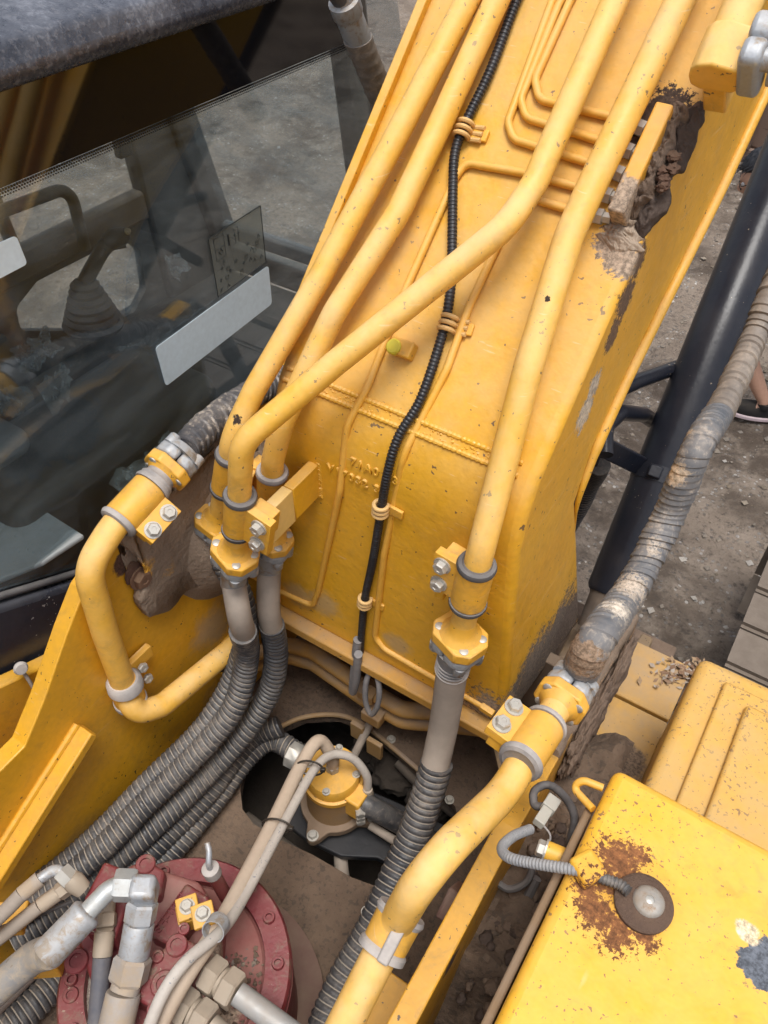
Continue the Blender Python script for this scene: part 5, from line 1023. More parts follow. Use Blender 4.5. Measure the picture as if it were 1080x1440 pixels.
# elbow hose
t = thing('motor_hose', 'grey braided hose with a bright zinc elbow curving off the red motor', 'hose', U(205, 1255, Z=.47), 'hoses on the red motor')
el = [U(188, 1247, Z=.50), U(158, 1246, Z=.505), U(116, 1290, Z=.49)]; bm = bmesh.new(); sweep(bm, fillet([U(210, 1256, Z=.50)] + el, .07, 10), .0145, 22); part('elbow_tube', bm, m_steel, t)
bm = bmesh.new(); d_ = (el[1] - el[0]).normalized(); lathe(bm, [(.0215, -.016), (.0235, -.012), (.0235, .012), (.0215, .016)], U(176, 1245, Z=.50), d_, 6); part('hex_nut', bm, m_steel, t, angle=25)
bm = bmesh.new(); box(bm, U(203, 1252, Z=.50), (.037, .037, .042), (d_, Vector((0, 0, 1)).cross(d_), Vector((0, 0, 1)))); part('elbow_body', bm, m_zinc, t, bevel=.008, seg=3)
d_ = (el[2] - el[1]).normalized(); bm = bmesh.new(); lathe(bm, [(.018, 0), (.0235, .004), (.0245, .008), (.0235, .016), (.024, .075), (.0225, .08)], el[2] - d_ * .012, d_, 26); part('ferrule', bm, m_zinc, t)
e = el[2] + d_ * .06; bm = bmesh.new(); sweep(bm, spline([e, U(40, 1352, Z=.44), U(-30, 1415, Z=.40), U(-110, 1500, Z=.36)]), .0235, 22); part('hose', bm, m_braid, t)
tm = chain('motor_hose', 'wide dusty hose fitting pointing straight down off the zinc elbow', 'hose', [(201, 1268, .49, .021, 'hex', m_zinc), (196, 1298, .47, .0225, 'cyl', m_zinc), (188, 1345, .44, .0255, 'hex', m_grime), (179, 1382, .42, .0215, 'cyl', m_grime), (174, 1396, .415, .0255, 'cyl', m_grime), (157, 1470, .38, .0255, 'hose', m_braid), (140, 1560, .33, 0, '', None)], 'hoses on the red motor')
chain('motor_hose', 'narrow dark blue hose with a ribbed fitting beside the wide one', 'hose', [(150, 1262, .42, .014, 'cyl', m_brass), (149, 1284, .415, .0155, 'hex', m_brass), (148, 1304, .41, .013, 'cyl', m_brass), (147, 1310, .405, .015, 'cyl', m_brass), (144, 1345, .39, .014, 'hose', m_braidb), (134, 1470, .33, .014, 'hose', m_braidb), (120, 1560, .28, 0, '', None)], 'hoses on the red motor')
t = thing('motor_hose', 'thin grey hose with a small zinc elbow at the left end of the motor', 'hose', U(95, 1232, Z=.42), 'hoses on the red motor')
el = [U(96, 1236, Z=.42), U(80, 1220, Z=.43), U(56, 1236, Z=.425)]; bm = bmesh.new(); sweep(bm, fillet(el, .03, 8), .009, 14); part('elbow_tube', bm, m_zinc, t)
bm = bmesh.new(); lathe(bm, [(.015, -.012), (.016, -.01), (.016, .01), (.015, .012)], U(93, 1232, Z=.42), el[1] - el[0], 6); part('hex_nut', bm, m_bolt, t, angle=25)
bm = bmesh.new(); lathe(bm, [(.014, -.01), (.017, .0), (.014, .02), (0, .024)], U(104, 1240, Z=.415), U(112, 1248, Z=.40) - U(93, 1232, Z=.42), 14); part('dust_cap', bm, m_brass, t)
bm = bmesh.new(); sweep(bm, [el[2], U(30, 1258, Z=.42)], .0125, 18); part('ferrule', bm, m_grime, t)
bm = bmesh.new(); sweep(bm, spline([U(30, 1258, Z=.42), U(0, 1288, Z=.41), U(-60, 1340, Z=.39)]), .012, 16); part('hose', bm, m_hoseg, t)
chain('motor_hose', 'thin dusty hose with a brass coloured nut under the small elbow', 'hose', [(98, 1244, .39, .013, 'hex', m_brass), (82, 1256, .385, .0125, 'cyl', m_brass), (56, 1274, .38, .0115, 'hose', m_hoseg), (-40, 1350, .34, .0115, 'hose', m_hoseg), (-80, 1390, .32, 0, '', None)], 'hoses on the red motor')
chain('motor_pipe', 'grey steel pipe with two dusty nuts leaving the motor at the bottom edge', 'pipe', [(290, 1366, .36, .0265, 'hex', m_brass), (310, 1380, .36, .022, 'cyl', m_brass), (314, 1383, .36, .0265, 'hex', m_brass), (334, 1397, .36, .0175, 'hose', coat('grey_steel_pipe', (.34, .36, .37), .4, metal=.3, dust=.35, dustcol=(.36, .27, .19))), (440, 1475, .34, 0, '', None)])
chain('motor_pipe', 'second pair of dusty nuts half cut off by the bottom edge', 'pipe', [(248, 1408, .35, .0265, 'hex', m_brass), (270, 1424, .35, .022, 'cyl', m_brass), (275, 1427, .35, .0265, 'hex', m_brass), (296, 1442, .35, .0175, 'hose', m_brass), (360, 1500, .34, 0, '', None)])
# yellow tabs and steel strips beside the motor
t = thing('hose_guide', 'yellow block guide under the braided hose in the bottom corner', 'bracket', U(65, 1350, Z=.30), 'yellow hose guides')
bm = bmesh.new(); box(bm, U(65, 1348, Z=.31), (.05, .045, .05), (Vector((.8, .6, 0)), Vector((-.6, .8, 0)), Vector((0, 0, 1)))); part('guide_block', bm, m_yelc, t, bevel=.004)
bm = bmesh.new(); sweep(bm, [U(48, 1362, Z=.29), U(-30, 1440, Z=.27)], .014, 12); part('guide_bar', bm, m_hoseg, t)
t = thing('hose_guide', 'small yellow plate at the left edge under the thin hoses', 'bracket', U(15, 1290, Z=.30), 'yellow hose guides')
bm = bmesh.new(); box(bm, U(12, 1292, Z=.31), (.06, .05, .02), (Vector((.8, .6, 0)), Vector((-.6, .8, 0)), Vector((0, 0, 1)))); part('guide_plate', bm, m_yelc, t, bevel=.003)
t = thing('thin_cable', 'thin black cable passing under the small hoses at the left edge', 'cable', U(40, 1290, Z=.33)); bm = bmesh.new(); sweep(bm, spline(W([(100, 1268, .33), (50, 1288, .34), (0, 1305, .35), (-50, 1320, .34)])), .004, 8); part('cable', bm, m_rub, t)

# ================================================================ SWIVEL JOINT with its hoses
JZ = .13; jc = U(468, 1082, Z=JZ); jb = Vector((jc.x, jc.y, 0))
sj = thing('swivel_joint', 'yellow capped swivel joint standing in the dark deck opening', 'swivel joint', (jb.x, jb.y, -.03))
bm = bmesh.new(); lathe(bm, [(.064, -.02), (.062, .05), (.062, .085)], jb, (0, 0, 1), 40); part('body', bm, coat('grimy_joint_body', (.36, .20, .06), .7, dust=.5, dustup=.2, dustcol=(.26, .2, .15)), sj)
bm = bmesh.new(); lathe(bm, [(.066, .085), (.066, .098), (.060, .10), (.060, .122), (.056, JZ), (0, JZ)], jb, (0, 0, 1), 44); part('cap', bm, m_yelc, sj)
for k in range(4):
    a_ = k * math.pi / 2 + .35; inst('bolt', MB, sj, jb + Vector((.052 * math.cos(a_), .052 * math.sin(a_), JZ)), (0, 0, 1), scale=.6)
fp = []; 
for k in range(72):
    a_ = 2 * math.pi * k / 72; fp.append(jb + Vector((math.cos(a_), math.sin(a_), 0)) * (.078 + .034 * max(0, math.cos(4 * (a_ - .1))) ** 2) + Vector((0, 0, -.006)))
bm = bmesh.new(); prism(bm, fp, (0, 0, -.022)); jf = part('base_flange', bm, coat('muddy_joint_flange', (.17, .115, .07), .85, dust=.5, dustcol=(.26, .19, .14)), sj, bevel=.003)
for k in range(4):
    a_ = k * math.pi / 2 + .1; inst('bolt', MB, jf, jb + Vector((.097 * math.cos(a_), .097 * math.sin(a_), -.006)), (0, 0, 1), scale=.9)
# side port manifold
pm = U(505, 1128, Z=.07)
bm = bmesh.new(); box(bm, pm + Vector((-.01, 0, 0)), (.05, .05, .07)); part('side_port', bm, m_yelc, sj, bevel=.005)
for k in range(3):
    bm = bmesh.new(); lathe(bm, [(.010, 0), (.011, .003), (.011, .016), (.009, .018)], pm + Vector((.012, -.016, .012 - k * .018)), (.6, -.6, 0), 6); part('plug', bm, m_bolt, sj)
bm = bmesh.new(); sweep(bm, spline([pm + Vector((.01, 0, .01)), pm + Vector((.035, .005, .0)), U(575, 1165, Z=.0), U(640, 1210, Z=-.03)]), .024, 18); part('outlet_hose', bm, m_cor, sj)
bm = bmesh.new(); sweep(bm, spline([U(520, 1160, Z=-.0), U(560, 1185, Z=-.01), U(600, 1205, Z=-.02)]), .010, 12); part('drain_tube', bm, m_hoseg, sj)
bm = bmesh.new(); lathe(bm, [(.028, 0), (.032, .006), (.032, .03), (.026, .034)], U(424, 1068, Z=.04), U(404, 1058, Z=.04) - U(424, 1068, Z=.04), 8); part('inlet_nut', bm, m_bolt, sj)
bm = bmesh.new(); sweep(bm, W([(478, 1190, -.08), (480, 1220, -.10), (484, 1250, -.12)]), .016, 14); part('lower_nozzle', bm, m_hoseg, sj)
bm = bmesh.new(); lathe(bm, [(.014, 0), (.015, .004), (.015, .02), (.012, .022)], jb + Vector((0, 0, JZ)), (0, 0, 1), 6); part('top_nut', bm, m_zinc, sj)
# cream hoses from the joint to the motor
cr = [jb + Vector((0, 0, JZ + .02)), jb + Vector((.0, .0, JZ + .055)), U(448, 1042, Z=.24), U(422, 1078, Z=.25), U(380, 1165, Z=.30), U(330, 1262, Z=.37), U(300, 1315, Z=.41), U(262, 1372, Z=.42), U(225, 1440, Z=.40), U(190, 1530, Z=.36)]
t = thing('cream_hose', 'thick cream hose curving from the swivel cap down to the motor', 'hose', cr[0], 'cream hoses from the swivel joint'); bm = bmesh.new(); sweep(bm, spline(cr), .0135, 18); part('hose', bm, m_cream, t)
cr2 = [U(517, 1115, Z=.09), U(515, 1090, Z=.15), U(495, 1066, Z=.20), U(466, 1062, Z=.225), U(440, 1085, Z=.25), U(398, 1160, Z=.30), U(345, 1258, Z=.365), U(312, 1308, Z=.42), U(262, 1352, Z=.455), U(228, 1400, Z=.45), U(200, 1470, Z=.42)]
t2 = thing('cream_hose', 'thinner whitish hose arching from the joint side port along the thick hose', 'hose', cr2[0], 'cream hoses from the swivel joint'); bm = bmesh.new(); sweep(bm, spline(cr2), .0092, 16); part('hose', bm, m_white, t2)
bm = bmesh.new(); lathe(bm, [(.013, -.012), (.0135, .0), (.0115, .02), (.0105, .024)], cr2[0] - Vector((0, 0, .006)), (0, 0, 1), 10); part('end_fitting', bm, m_brass, t2)
bm = bmesh.new(); c = U(304, 1304, Z=.435); s_, f_, z_ = frame(U(345, 1258, Z=.375) - U(312, 1308, Z=.43), (0, 0, 1)); lathe(bm, [(.0165, -.012), (.018, -.012), (.018, .012), (.0165, .012), (.0165, -.012)], c, z_, 20); part('p_clip', bm, m_zinc, t2)
m_tie = coat('black_nylon', (.008, .008, .009), .4, dust=.05)
for (u, v, z, lab) in ((436, 1080, .258, 'upper black cable tie binding the cream hoses'), (389, 1162, .305, 'lower black cable tie binding the cream hoses')):
    c = U(u, v, Z=z); dr = (U(345, 1258, Z=.36) - U(422, 1078, Z=.25)).normalized(); s_, f_, z_ = frame(dr, AX); o = thing('cable_tie', lab, 'cable tie', c, 'black cable ties')
    bm = bmesh.new(); N = 24; A_ = [c + s_ * (.027 * math.cos(2 * math.pi * k / N)) + f_ * (.0175 * math.sin(2 * math.pi * k / N)) for k in range(N + 1)]; sweep(bm, A_, .0022, 6); part('strap', bm, m_tie, o)
    bm = bmesh.new(); q = c + s_ * .026 - ray(u, v).normalized() * .006; box(bm, q, (.010, .008, .008), (s_, f_, z_)); part('tie_head', bm, m_tie, o, bevel=.001)
# grimy pipes deep in the opening
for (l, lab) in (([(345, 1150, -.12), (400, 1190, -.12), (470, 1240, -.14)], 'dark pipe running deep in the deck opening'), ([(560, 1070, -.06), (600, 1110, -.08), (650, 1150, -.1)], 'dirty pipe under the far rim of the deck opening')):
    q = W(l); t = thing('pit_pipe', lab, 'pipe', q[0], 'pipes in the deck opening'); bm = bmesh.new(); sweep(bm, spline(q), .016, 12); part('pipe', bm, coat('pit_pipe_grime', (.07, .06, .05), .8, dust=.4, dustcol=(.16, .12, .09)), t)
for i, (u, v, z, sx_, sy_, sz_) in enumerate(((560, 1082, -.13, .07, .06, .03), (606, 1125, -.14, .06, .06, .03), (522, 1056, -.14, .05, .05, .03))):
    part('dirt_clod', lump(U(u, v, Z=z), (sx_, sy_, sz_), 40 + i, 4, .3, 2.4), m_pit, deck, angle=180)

# ================================================================ FUEL TANK
TZ = .75; TX = -.012; TY = .62
sd_ = U(904, 1272, Z=TZ)
rs = [(tuple(U(u, v, Z=TZ)), r, (.19, .075, .026), .3, 3.4) for u, v, r in ((868, 1210, .030), (850, 1235, .026), (835, 1280, .026), (872, 1310, .030), (905, 1320, .018), (825, 1250, .020), (895, 1200, .018))]
rs += [(tuple(U(1075, 1360, Z=TZ)), .030, (.10, .11, .13), .12, .6), (tuple(U(1050, 1310, Z=TZ)), .016, (.62, .50, .33), .3)]
rs = [(tuple(U(868, 1262, Z=TZ)), .085, (.50, .24, .03), 1.0, .3)] + rs
m_tank = coat('tank_paint', (0.75, 0.392, 0.021), 0.36, grime=.35, dust=0.22, dustcol=(0.66, 0.45, 0.16), chips=0.8, chipcol=(0.22, 0.10, 0.04), chipscale=78, var=0.06, scratch=.25, spots=rs)
tk = thing('fuel_tank', 'large yellow fuel tank with rust round its level sender', 'fuel tank', (.5, .1, 0))
bm = boxb((TX, -.6, .02), (1.2, TY, TZ)); part('tank_body', bm, m_tank, tk, bevel=.014, seg=4)
bm = boxb((TX - .013, -.6, .02), (TX - .002, TY - .05, TZ - .03)); part('side_skirt', bm, coat('brown_skirt', (.20, .12, .055), .85, dust=.5, dustcol=(.24, .18, .13)), tk, bevel=.003)  # thin brown strip along the left side of the tank
bm = bmesh.new(); lathe(bm, [(.034, 0), (.0345, .006), (.032, .008), (.022, .009)], sd_, (0, 0, 1), 40); part('sender_flange', bm, coat('rusty_flange', (.065, .036, .024), .8, dust=.25, dustcol=(.17, .105, .065), var=.4, nscale=3, bump=1.0), tk)
bm = bmesh.new(); lathe(bm, [(.019, .007), (.0185, .010), (.016, .013), (.011, .0145), (.005, .015), (.005, .0135), (0, .0135)], sd_ + Vector((.004, .003, 0)), (0, 0, 1), 36); sc = part('sender_cap', bm, coat('stained_zinc_cap', (.34, .33, .31), .5, metal=.5, grime=1.4, grimecol=(.20, .12, .06), dust=.45, dustcol=(.26, .18, .11), nscale=2.5), tk)
inst('screw', MD, sc, sd_ + Vector((.004, .003, .0132)), (0, 0, 1), scale=.7)
# cable cover tab
cx = Vector((.86, -.5, 0)).normalized(); cy = Vector((.5, .86, 0)).normalized(); q = U(826, 1222, Z=TZ + .012)
bm = bmesh.new(); box(bm, q, (.036, .034, .024), (cx, cy, Vector((0, 0, 1)))); part('cable_cover', bm, m_tank, tk, bevel=.006, seg=3)
# lifting loop
bm = bmesh.new(); sweep(bm, fillet([U(848, 1108, Z=.735), U(818, 1096, Z=.735), U(806, 1108, Z=.72), U(834, 1138, Z=.73)], .02, 10), .0052, 12); part('lifting_loop', bm, m_yelc, tk)
# boss with bolt on the side
q0, q1 = U(796, 1208, Z=.69), U(768, 1196, Z=.69); bm = bmesh.new(); sweep(bm, [q0, q1], .013, 18); ps = part('side_boss', bm, m_tank, tk); inst('bolt', MB, ps, q1, q1 - q0, scale=1.0)
# sender cable: grey conduit, connector, black loop
sw = thing('sender_cable', 'grey ribbed conduit looping from the sender to a connector beside the tank', 'cable', U(720, 1205, Z=.72))
part('grey_conduit', corrug(W([(746, 1166, .66), (722, 1176, .68), (706, 1192, .70), (716, 1206, .72), (750, 1214, .74), (802, 1222, .762), (826, 1227, .765)]), .0072, .0045, .14, 12), [coat('grey_conduit', (.19, .20, .22), .55, dust=.3, dustcol=(.42, .38, .33))] * 2, sw)
part('black_conduit', corrug(W([(822, 1225, .765), (850, 1236, .765), (872, 1244, .766), (884, 1254, .768)]), .0068, .0045, .2, 12), [m_cor, m_cor], sw)
q0, q1 = U(756, 1160, Z=.66), U(779, 1124, Z=.65); s_, f_, z_ = frame(q1 - q0, (CAM - q0)); bm = bmesh.new(); box(bm, q0.lerp(q1, .3), (.014, .016, (q1 - q0).length * .55), (s_, f_, z_)); box(bm, q0.lerp(q1, .78), (.018, .020, (q1 - q0).length * .42), (s_, f_, z_)); part('connector', bm, coat('grey_plastic', (.40, .40, .36), .5, dust=.3, dustcol=(.4, .34, .27)), sw, bevel=.0015)
part('black_loop', wrapped(W([(768, 1134, .64), (752, 1132, .63), (752, 1112, .63), (772, 1104, .63), (795, 1122, .64), (808, 1150, .65), (802, 1182, .62), (800, 1200, .55)]), .0058, .01, .06, 10), m_rub, sw)
bm = bmesh.new(); sweep(bm, spline(W([(764, 1160, .66), (774, 1176, .66), (768, 1196, .655)])), .0014, 6); part('white_wire', bm, m_rubw, sw)

# ================================================================ TOOLBOX and front step plates
tb = thing('tool_box', 'yellow ribbed storage box with many dark chips in front of the tank', 'storage box', (.5, .83, 0))
m_tool = coat('toolbox_paint', (0.62, 0.332, 0.036), 0.5, dust=0.45, dustcol=(0.50, 0.34, 0.15), chips=1.1, chipcol=(0.12, 0.05, 0.025), chipscale=80, var=0.08)
part('box_body', boxb((.035, .645, .05), (1.2, 1.035, .55)), m_tool, tb, bevel=.018, seg=4)
part('box_lid', boxb((.085, .645, .549), (1.2, .992, .562)), m_tool, tb, bevel=.006, seg=3); part('lid_panel', boxb((.128, .645, .561), (1.2, .955, .576)), m_tool, tb, bevel=.007, seg=3)
st = thing('step_plate', 'dusty yellow step plates low between the bracket and the storage box', 'step', (0, .9, .25))
m_step = coat('step_paint', (.52, .28, .05), .6, dust=.5, dustcol=(.36, .26, .16), chips=.6, spots=[(tuple(U(880, 1070, Z=.27)), .05, (.16, .11, .075), .4), (tuple(U(850, 1065, Z=.27)), .05, (.14, .10, .07), .4)])
gapA, gapB = U(886, 986, Z=.27), U(952, 1022, Z=.27)
yg = (gapA.y + gapB.y) / 2
part('rear_plate', boxb((-.095, .60, .255), (.036, yg - .004, .27)), m_step, st, bevel=.003); part('front_plate', boxb((-.095, yg + .004, .255), (.036, yg + .16, .27)), m_step, st, bevel=.003)
# dirt filled trough between bracket and tank
tr = thing('dirt_trough', 'dirt filled gap with debris between the bracket and the fuel tank', 'dirt', (-.05, .5, .3))
bm = bmesh.new(); g = []; NX, NY = 10, 60
for j in range(NY + 1):
    row = []
    for i in range(NX + 1):
        x = -.10 + .095 * i / NX; y = .30 + .62 * j / NY; z = .36 + .05 * noise.fractal(Vector((x * 9, y * 9, 1)), .8, 2.1, 4) - max(0, (.42 - y)) * 1.6; row.append(bm.verts.new((x, y, z)))
    g.append(row)
for j in range(NY):
    for i in range(NX): bm.faces.new((g[j][i], g[j][i + 1], g[j + 1][i + 1], g[j + 1][i]))
part('dirt_bed', bm, m_deck, tr)
part('trough_floor', boxb((-.10, -.6, .02), (-.01, 1.1, .06)), m_pit, tr)
rnd = random.Random(8)
for k in range(60):
    y = rnd.uniform(.36, .74); x = rnd.uniform(-.085, -.025); s = rnd.uniform(.006, .016); part('clod', lump((x, y, .37 + rnd.uniform(-.02, .01)), (s * .8, s, s * .6), k + 70, 3, .35, 2), rnd.choice((m_mud, m_muddk, m_deck)), tr, angle=180)
for (l, r) in (([(690, 1232, .40), (715, 1250, .40), (742, 1238, .42), (752, 1205, .45)], .006), ([(700, 1290, .33), (735, 1270, .36), (755, 1235, .40)], .008)):
    bm = bmesh.new(); sweep(bm, spline(W(l)), r, 8); part('buried_wire', bm, m_rub, tr)
bm = bmesh.new(); box(bm, U(640, 1270, Z=.44), (.03, .05, .06), (Vector((1, 0, 0)), Vector((0, .8, .6)), Vector((0, -.6, .8)))); rb = part('rusty_clamp_block', bm, coat('red_rust', (.10, .035, .03), .9, dust=.4, dustcol=MUDL), br, bevel=.004)
# leaf litter on the front edge
rnd = random.Random(14); bm = bmesh.new(); o0 = U(955, 945, Z=.26)
for k in range(260):
    c = U(955 + rnd.gauss(0, 22), 946 + rnd.gauss(0, 9), Z=.262 + rnd.random() * .02); a_ = rnd.random() * 6.28; s = rnd.uniform(.004, .010); x = Vector((math.cos(a_), math.sin(a_), rnd.uniform(-.6, .6))) * s; y = Vector((-math.sin(a_), math.cos(a_), rnd.uniform(-.6, .6))) * s * .5
    vs = [bm.verts.new(c + x), bm.verts.new(c + y), bm.verts.new(c - x), bm.verts.new(c - y)]; bm.faces.new(vs).material_index = rnd.choice((0, 0, 1, 2))
tag(part('leaf_litter', bm, [coat('brown_leaf', (.13, .06, .035), .8, dust=.2), coat('tan_leaf', (.26, .17, .10), .8, dust=.2), coat('grey_leaf', (.30, .27, .25), .8, dust=.2)], None, smooth=False, org=o0), 'dry brown leaf litter heaped in front of the storage box', 'leaf litter', None, 'stuff')
bm = bmesh.new(); prism(bm, [U(u, v, Z=.252) for u, v in ((912, 950), (940, 926), (1000, 936), (1000, 980), (950, 990))], (0, 0, -.03)); part('litter_ledge', bm, m_muddk, st)

# ================================================================ CRAWLER TRACK (right front)
tc = thing('crawler_track', 'dusty crawler track with steel shoes at the right edge', 'crawler track', (.44, 1.9, GZ))
bm = bmesh.new(); box(bm, (0, 0, 0), (.60, .182, .018)); 
for y in (-.07,): box(bm, (0, y, .016), (.60, .014, .016))
me = bm_mesh(bm, 'track_shoe', False); me.materials.append(coat('dusty_track_steel', (.115, .09, .07), .9, dust=.5, dustcol=(.19, .155, .125), var=.25, bump=.8))
TT = -.47; cyc = 2.62; rr = .30; k = 0; y = .85
while y < cyc: inst('track_shoe', me, tc, (.44, y, TT), (0, 0, 1), (1, 0, 0)); y += .19
for k in range(1, 5):
    a_ = math.pi / 2 - k * .62; inst('track_shoe', me, tc, (.44, cyc + rr * math.cos(a_), TT - rr + rr * math.sin(a_)), (0, math.cos(a_), math.sin(a_)), (1, 0, 0))
part('track_frame', boxb((.26, .2, GZ + .15), (.62, 2.6, TT - .06)), coat('track_frame_paint', (.06, .05, .045), .8, dust=.5), tc, bevel=.02)

# ================================================================ RUSTY STEEL CONTAINER beyond
rc = thing('steel_skip', 'rusty brown steel skip standing on the dirt beyond the boom', 'skip', (0.3, 8.4, GZ))
m_rst = coat('rusty_steel', (.14, .085, .06), .85, dust=.4, dustcol=(.22, .17, .14), chips=1.0, chipcol=(.05, .03, .02), chipscale=9, var=.3)
q = U(1032, 226, Z=GZ); y0 = q.y + .1
part('skip_wall', boxb((q.x - .1, y0, GZ + .10), (3.2, y0 + 1.5, GZ + 1.4)), m_rst, rc, bevel=.02)
for k in range(7):
    x = q.x + .0 + k * .62; part('skip_rib', boxb((x, y0 - .07, GZ + .1), (x + .09, y0, GZ + 1.35)), m_rst, rc, bevel=.008); part('skip_foot', boxb((x - .02, y0 - .05, GZ - .1), (x + .14, y0 + .3, GZ + .1)), m_rst, rc, bevel=.008)
part('skip_rim', boxb((q.x - .14, y0 - .08, GZ + 1.35), (3.25, y0 + 1.55, GZ + 1.45)), m_rst, rc, bevel=.01)

# ================================================================ PERSON leaning over behind the cylinder
foot = U(1074, 592, Z=GZ); foot.z = GZ
hd = U(1074, 252, Y=foot.y - .18)
pe = thing('person', 'person in black shorts and sneakers with glasses bending down behind the cylinder', 'person', (foot.x, foot.y, GZ))
skin = coat('skin', (.52, .30, .21), .55, dust=0, var=.06, bump=.02); m_hair = coat('black_hair', (.010, .011, .016), .5, dust=0, bump=.6, bumpscale=200); m_short = coat('black_cloth', (.012, .012, .014), .85, dust=.05); m_shirt = coat('dark_shirt', (.05, .055, .07), .85, dust=.05)
def skinned(name, verts, edges, mat, parent, sub=2):
    me = bpy.data.meshes.new(name); base = wloc(parent); me.from_pydata([tuple(Vector(v[0]) - base) for v in verts], edges, []); o = bpy.data.objects.new(name, me); COL.objects.link(o); o.parent = parent; me.materials.append(mat)
    md = o.modifiers.new('skin', 'SKIN'); md.use_smooth_shade = True
    if not me.skin_vertices: return o
    for i, v in enumerate(verts):
        r = v[1] if isinstance(v[1], tuple) else (v[1], v[1]); me.skin_vertices[0].data[i].radius = r; me.skin_vertices[0].data[i].use_root = (i == 0)
    sb = o.modifiers.new('sub', 'SUBSURF'); sb.levels = sub; sb.render_levels = sub; return o
hip = Vector((foot.x + .17, foot.y + .03, GZ + .84)); chest = hip.lerp(Vector((hd.x + .22, hd.y, hd.z - .10)), .72); neck = Vector((hd.x + .13, hd.y + .01, hd.z - .07))
kneeA = U(1036, 462, Y=foot.y - .02); ankA = U(1076, 570, Y=foot.y); kneeB = Vector((foot.x + .22, foot.y + .20, GZ + .46)); ankB = Vector((foot.x + .34, foot.y + .24, GZ + .09))
hipA, hipB = hip + Vector((-.02, -.09, -.04)), hip + Vector((.02, .10, -.04))
shA, shB = chest + Vector((-.02, -.17, .06)), chest + Vector((0, .18, .06)); elA, elB = shA + Vector((-.10, -.06, -.26)), shB + Vector((-.10, .05, -.26)); wrA, wrB = elA + Vector((-.12, .06, -.20)), elB + Vector((-.12, -.04, -.20))
V_ = [(hip, .13), (hip.lerp(chest, .5), .125), (chest, (.15, .13)), (neck, .055), (neck.lerp(hd, .5), .055), (hipA, .10), (kneeA, .058), (kneeA.lerp(ankA, .35), .058), (ankA, .036), (hipB, .10), (kneeB, .058), (kneeB.lerp(ankB, .35), .058), (ankB, .036), (shA, .07), (elA, .042), (wrA, .028), (shB, .07), (elB, .042), (wrB, .028), (ankA + Vector((-.08, -.01, -.05)), .032), (ankB + Vector((-.08, 0, -.05)), .032)]
E_ = [(0, 1), (1, 2), (2, 3), (3, 4), (0, 5), (5, 6), (6, 7), (7, 8), (0, 9), (9, 10), (10, 11), (11, 12), (2, 13), (13, 14), (14, 15), (2, 16), (16, 17), (17, 18), (8, 19), (12, 20)]
# fingers: five short chains on each wrist
for wi, w in ((15, wrA), (18, wrB)):
    n0 = len(V_); V_.append((w + Vector((-.03, 0, -.06)), .026)); E_.append((wi, n0))
    for k in range(5):
        b_ = w + Vector((-.045 + .004 * k, (k - 2) * .018, -.10 + (.03 if k == 0 else 0))); i0 = len(V_); V_.append((b_, .009)); V_.append((b_ + Vector((-.012, (k - 2) * .004, -.035)), .008)); V_.append((b_ + Vector((-.004, (k - 2) * .004, -.062)), .007)); E_ += [(n0, i0), (i0, i0 + 1), (i0 + 1, i0 + 2)]
skinned('body', V_, E_, skin, pe)
# head with a face turned to the left and down
fwd = Vector((-.86, -.18, -.45)).normalized(); upv = Vector((-.42, -.05, .90)); sdv = fwd.cross(upv).normalized(); upv = sdv.cross(fwd).normalized()
def H(f, s, u): return hd + fwd * f + sdv * s + upv * u
bm = bmesh.new(); bmesh.ops.create_uvsphere(bm, u_segments=40, v_segments=28, radius=1)
for v in bm.verts:
    c = v.co.copy(); f, s, u = c.x * .098, c.y * .076, c.z * .118
    if u < 0: s *= 1 + u * 2.6; f *= 1 + u * 1.2
    if f > 0: f += .020 * math.exp(-((s / .014) ** 2) - (((u + .012) / .026) ** 2)); f += .007 * math.exp(-((s / .026) ** 2) - (((u + .058) / .012) ** 2)); f -= .010 * (math.exp(-(((s - .031) / .014) ** 2) - (((u - .014) / .012) ** 2)) + math.exp(-(((s + .031) / .014) ** 2) - (((u - .014) / .012) ** 2))); f += .010 * math.exp(-((s / .03) ** 2) - (((u + .095) / .018) ** 2))
    v.co = H(f, s, u)
head = part('head', bm, skin, pe)
for k in (-1, 1):
    bm = bmesh.new(); bmesh.ops.create_uvsphere(bm, u_segments=14, v_segments=10, radius=.011, matrix=Matrix.Translation(H(.081, k * .031, .014))); part('eye', bm, coat('eye_white', (.6, .6, .6), .3, dust=0, bump=0), head)
    bm = lump(H(-.005, k * .077, -.002), (.016, .012, .028), 3, 2, .2); part('ear', bm, skin, head)
    bm = bmesh.new(); sweep(bm, [H(.096, k * .031 + .026 * math.cos(a_), .012 + .020 * math.sin(a_)) for a_ in [2 * math.pi * j / 20 for j in range(21)]] + [H(.09, k * .062, .016), H(0, k * .080, .014)], .0022, 6); part('glasses_rim', bm, m_short, head)
bm = bmesh.new(); sweep(bm, [H(.098, -.006, .018), H(.101, 0, .020), H(.098, .006, .018)], .002, 6); part('glasses_bridge', bm, m_short, head)
bm = bmesh.new(); bmesh.ops.create_uvsphere(bm, u_segments=12, v_segments=8, radius=1)
for v in bm.verts: v.co = H(.086 + v.co.x * .006, v.co.y * .024, -.058 + v.co.z * .007)
part('mouth', bm, coat('lip', (.38, .16, .13), .5, dust=0), head)
bm = bmesh.new(); bmesh.ops.create_uvsphere(bm, u_segments=48, v_segments=36, radius=1)
for v in bm.verts:
    c = v.co.copy(); n_ = noise.fractal(c * 5, .7, 2.2, 4); k = 1.10 + .07 * n_; f, s, u = c.x * .100 * k - .008, c.y * .082 * k, c.z * .120 * k + .010
    if c.x > .35 and c.z < .52 + .12 * n_: f, s, u = f * .72, s * .8, u * .8
    if c.z < -.35: f, s, u = f * .8, s * .75, u * .75
    v.co = H(f, s, u)
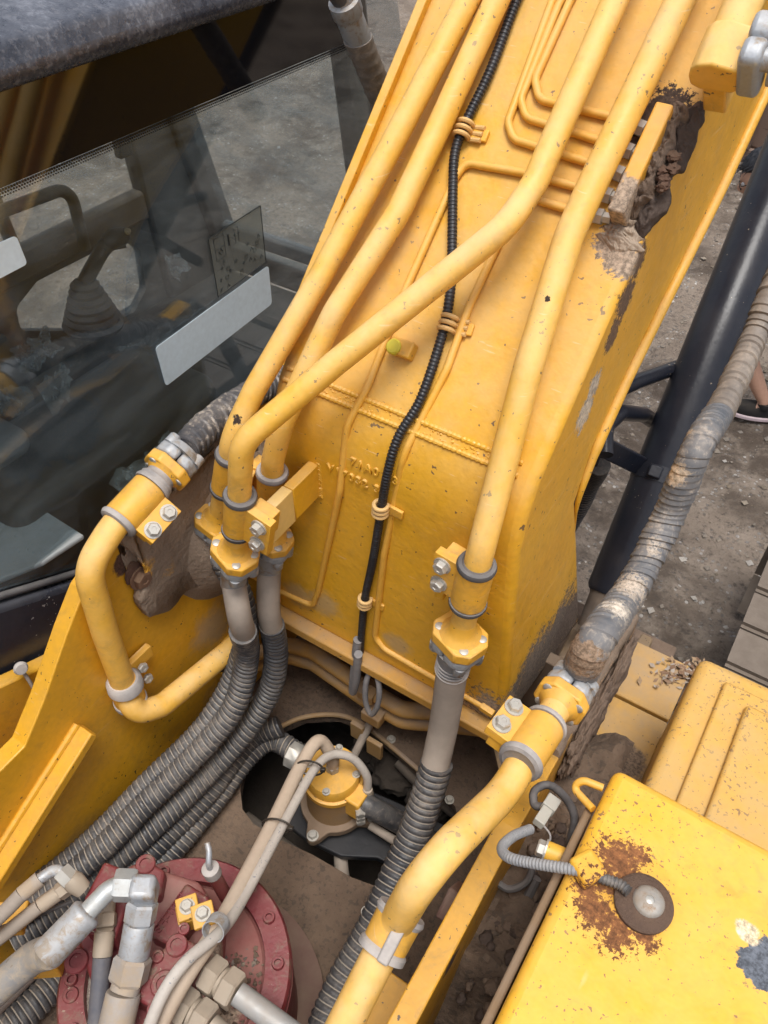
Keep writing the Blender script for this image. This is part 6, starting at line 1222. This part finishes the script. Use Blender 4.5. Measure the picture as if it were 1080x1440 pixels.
part('hair', bm, m_hair, head)
strand = bmesh.new(); rnd = random.Random(2)
for k in range(500):
    a_, z_ = rnd.uniform(0, 6.28), rnd.uniform(-.2, 1); c = Vector((math.cos(a_) * math.sqrt(1 - z_ * z_), math.sin(a_) * math.sqrt(1 - z_ * z_), z_))
    if c.x > .4 and c.z < .5: continue
    p_ = H(c.x * .106 - .008, c.y * .086, c.z * .128 + .010); q_ = H(c.x * .122 + .004 + rnd.uniform(-.012, .02), c.y * .100 + rnd.uniform(-.015, .015), c.z * .138 - .004 + rnd.uniform(-.016, .01)); sweep(strand, [p_, q_], [.0022, .0006], 3, cap=False)
o = part('hair_strands', strand, m_hair, head); o["kind"] = "stuff"
# clothes
skinned('shirt', [(hip + Vector((0, 0, .03)), .142), (hip.lerp(chest, .5), .14), (chest, (.165, .145)), (chest.lerp(neck, .7), .085), (shA, .085), (shA.lerp(elA, .6), .068), (shB, .085), (shB.lerp(elB, .6), .068)], [(0, 1), (1, 2), (2, 3), (2, 4), (4, 5), (2, 6), (6, 7)], m_shirt, pe)
skinned('shorts', [(hip, .148), (hipA, .118), (hipA.lerp(kneeA, .75), .098), (hipB, .118), (hipB.lerp(kneeB, .75), .098)], [(0, 1), (1, 2), (0, 3), (3, 4)], m_short, pe)
for an in (ankA, ankB):
    c = Vector((an.x - .045, an.y, GZ + .052)); fdir = Vector((-1, -.25, 0)).normalized(); sdr = Vector((0, 0, 1)).cross(fdir)
    bm = bmesh.new(); bmesh.ops.create_uvsphere(bm, u_segments=28, v_segments=18, radius=1)
    for v in bm.verts:
        f, s, u = v.co.x * .135, v.co.y * (.046 + .010 * v.co.x), v.co.z * .055
        if v.co.x < -.1 and u > 0: u += .035
        u = max(u, -.028); v.co = c + fdir * f + sdr * s + Vector((0, 0, u))
    sh = part('sneaker', bm, m_short, pe)
    bm = bmesh.new(); out_ = [c + fdir * (.140 * math.cos(a_)) + sdr * ((.052 + .010 * math.cos(a_)) * math.sin(a_)) + Vector((0, 0, -.046)) for a_ in [2 * math.pi * j / 30 for j in range(30)]]; prism(bm, out_, (0, 0, .024)); part('sole', bm, coat('pinkish_sole', (.62, .50, .54), .6, dust=.15), sh, bevel=.005)
    bm = bmesh.new(); lathe(bm, [(.040, 0), (.043, .012), (.041, .03)], an + Vector((0, 0, -.01)), (0, 0, 1), 20); part('sock', bm, m_short, pe)
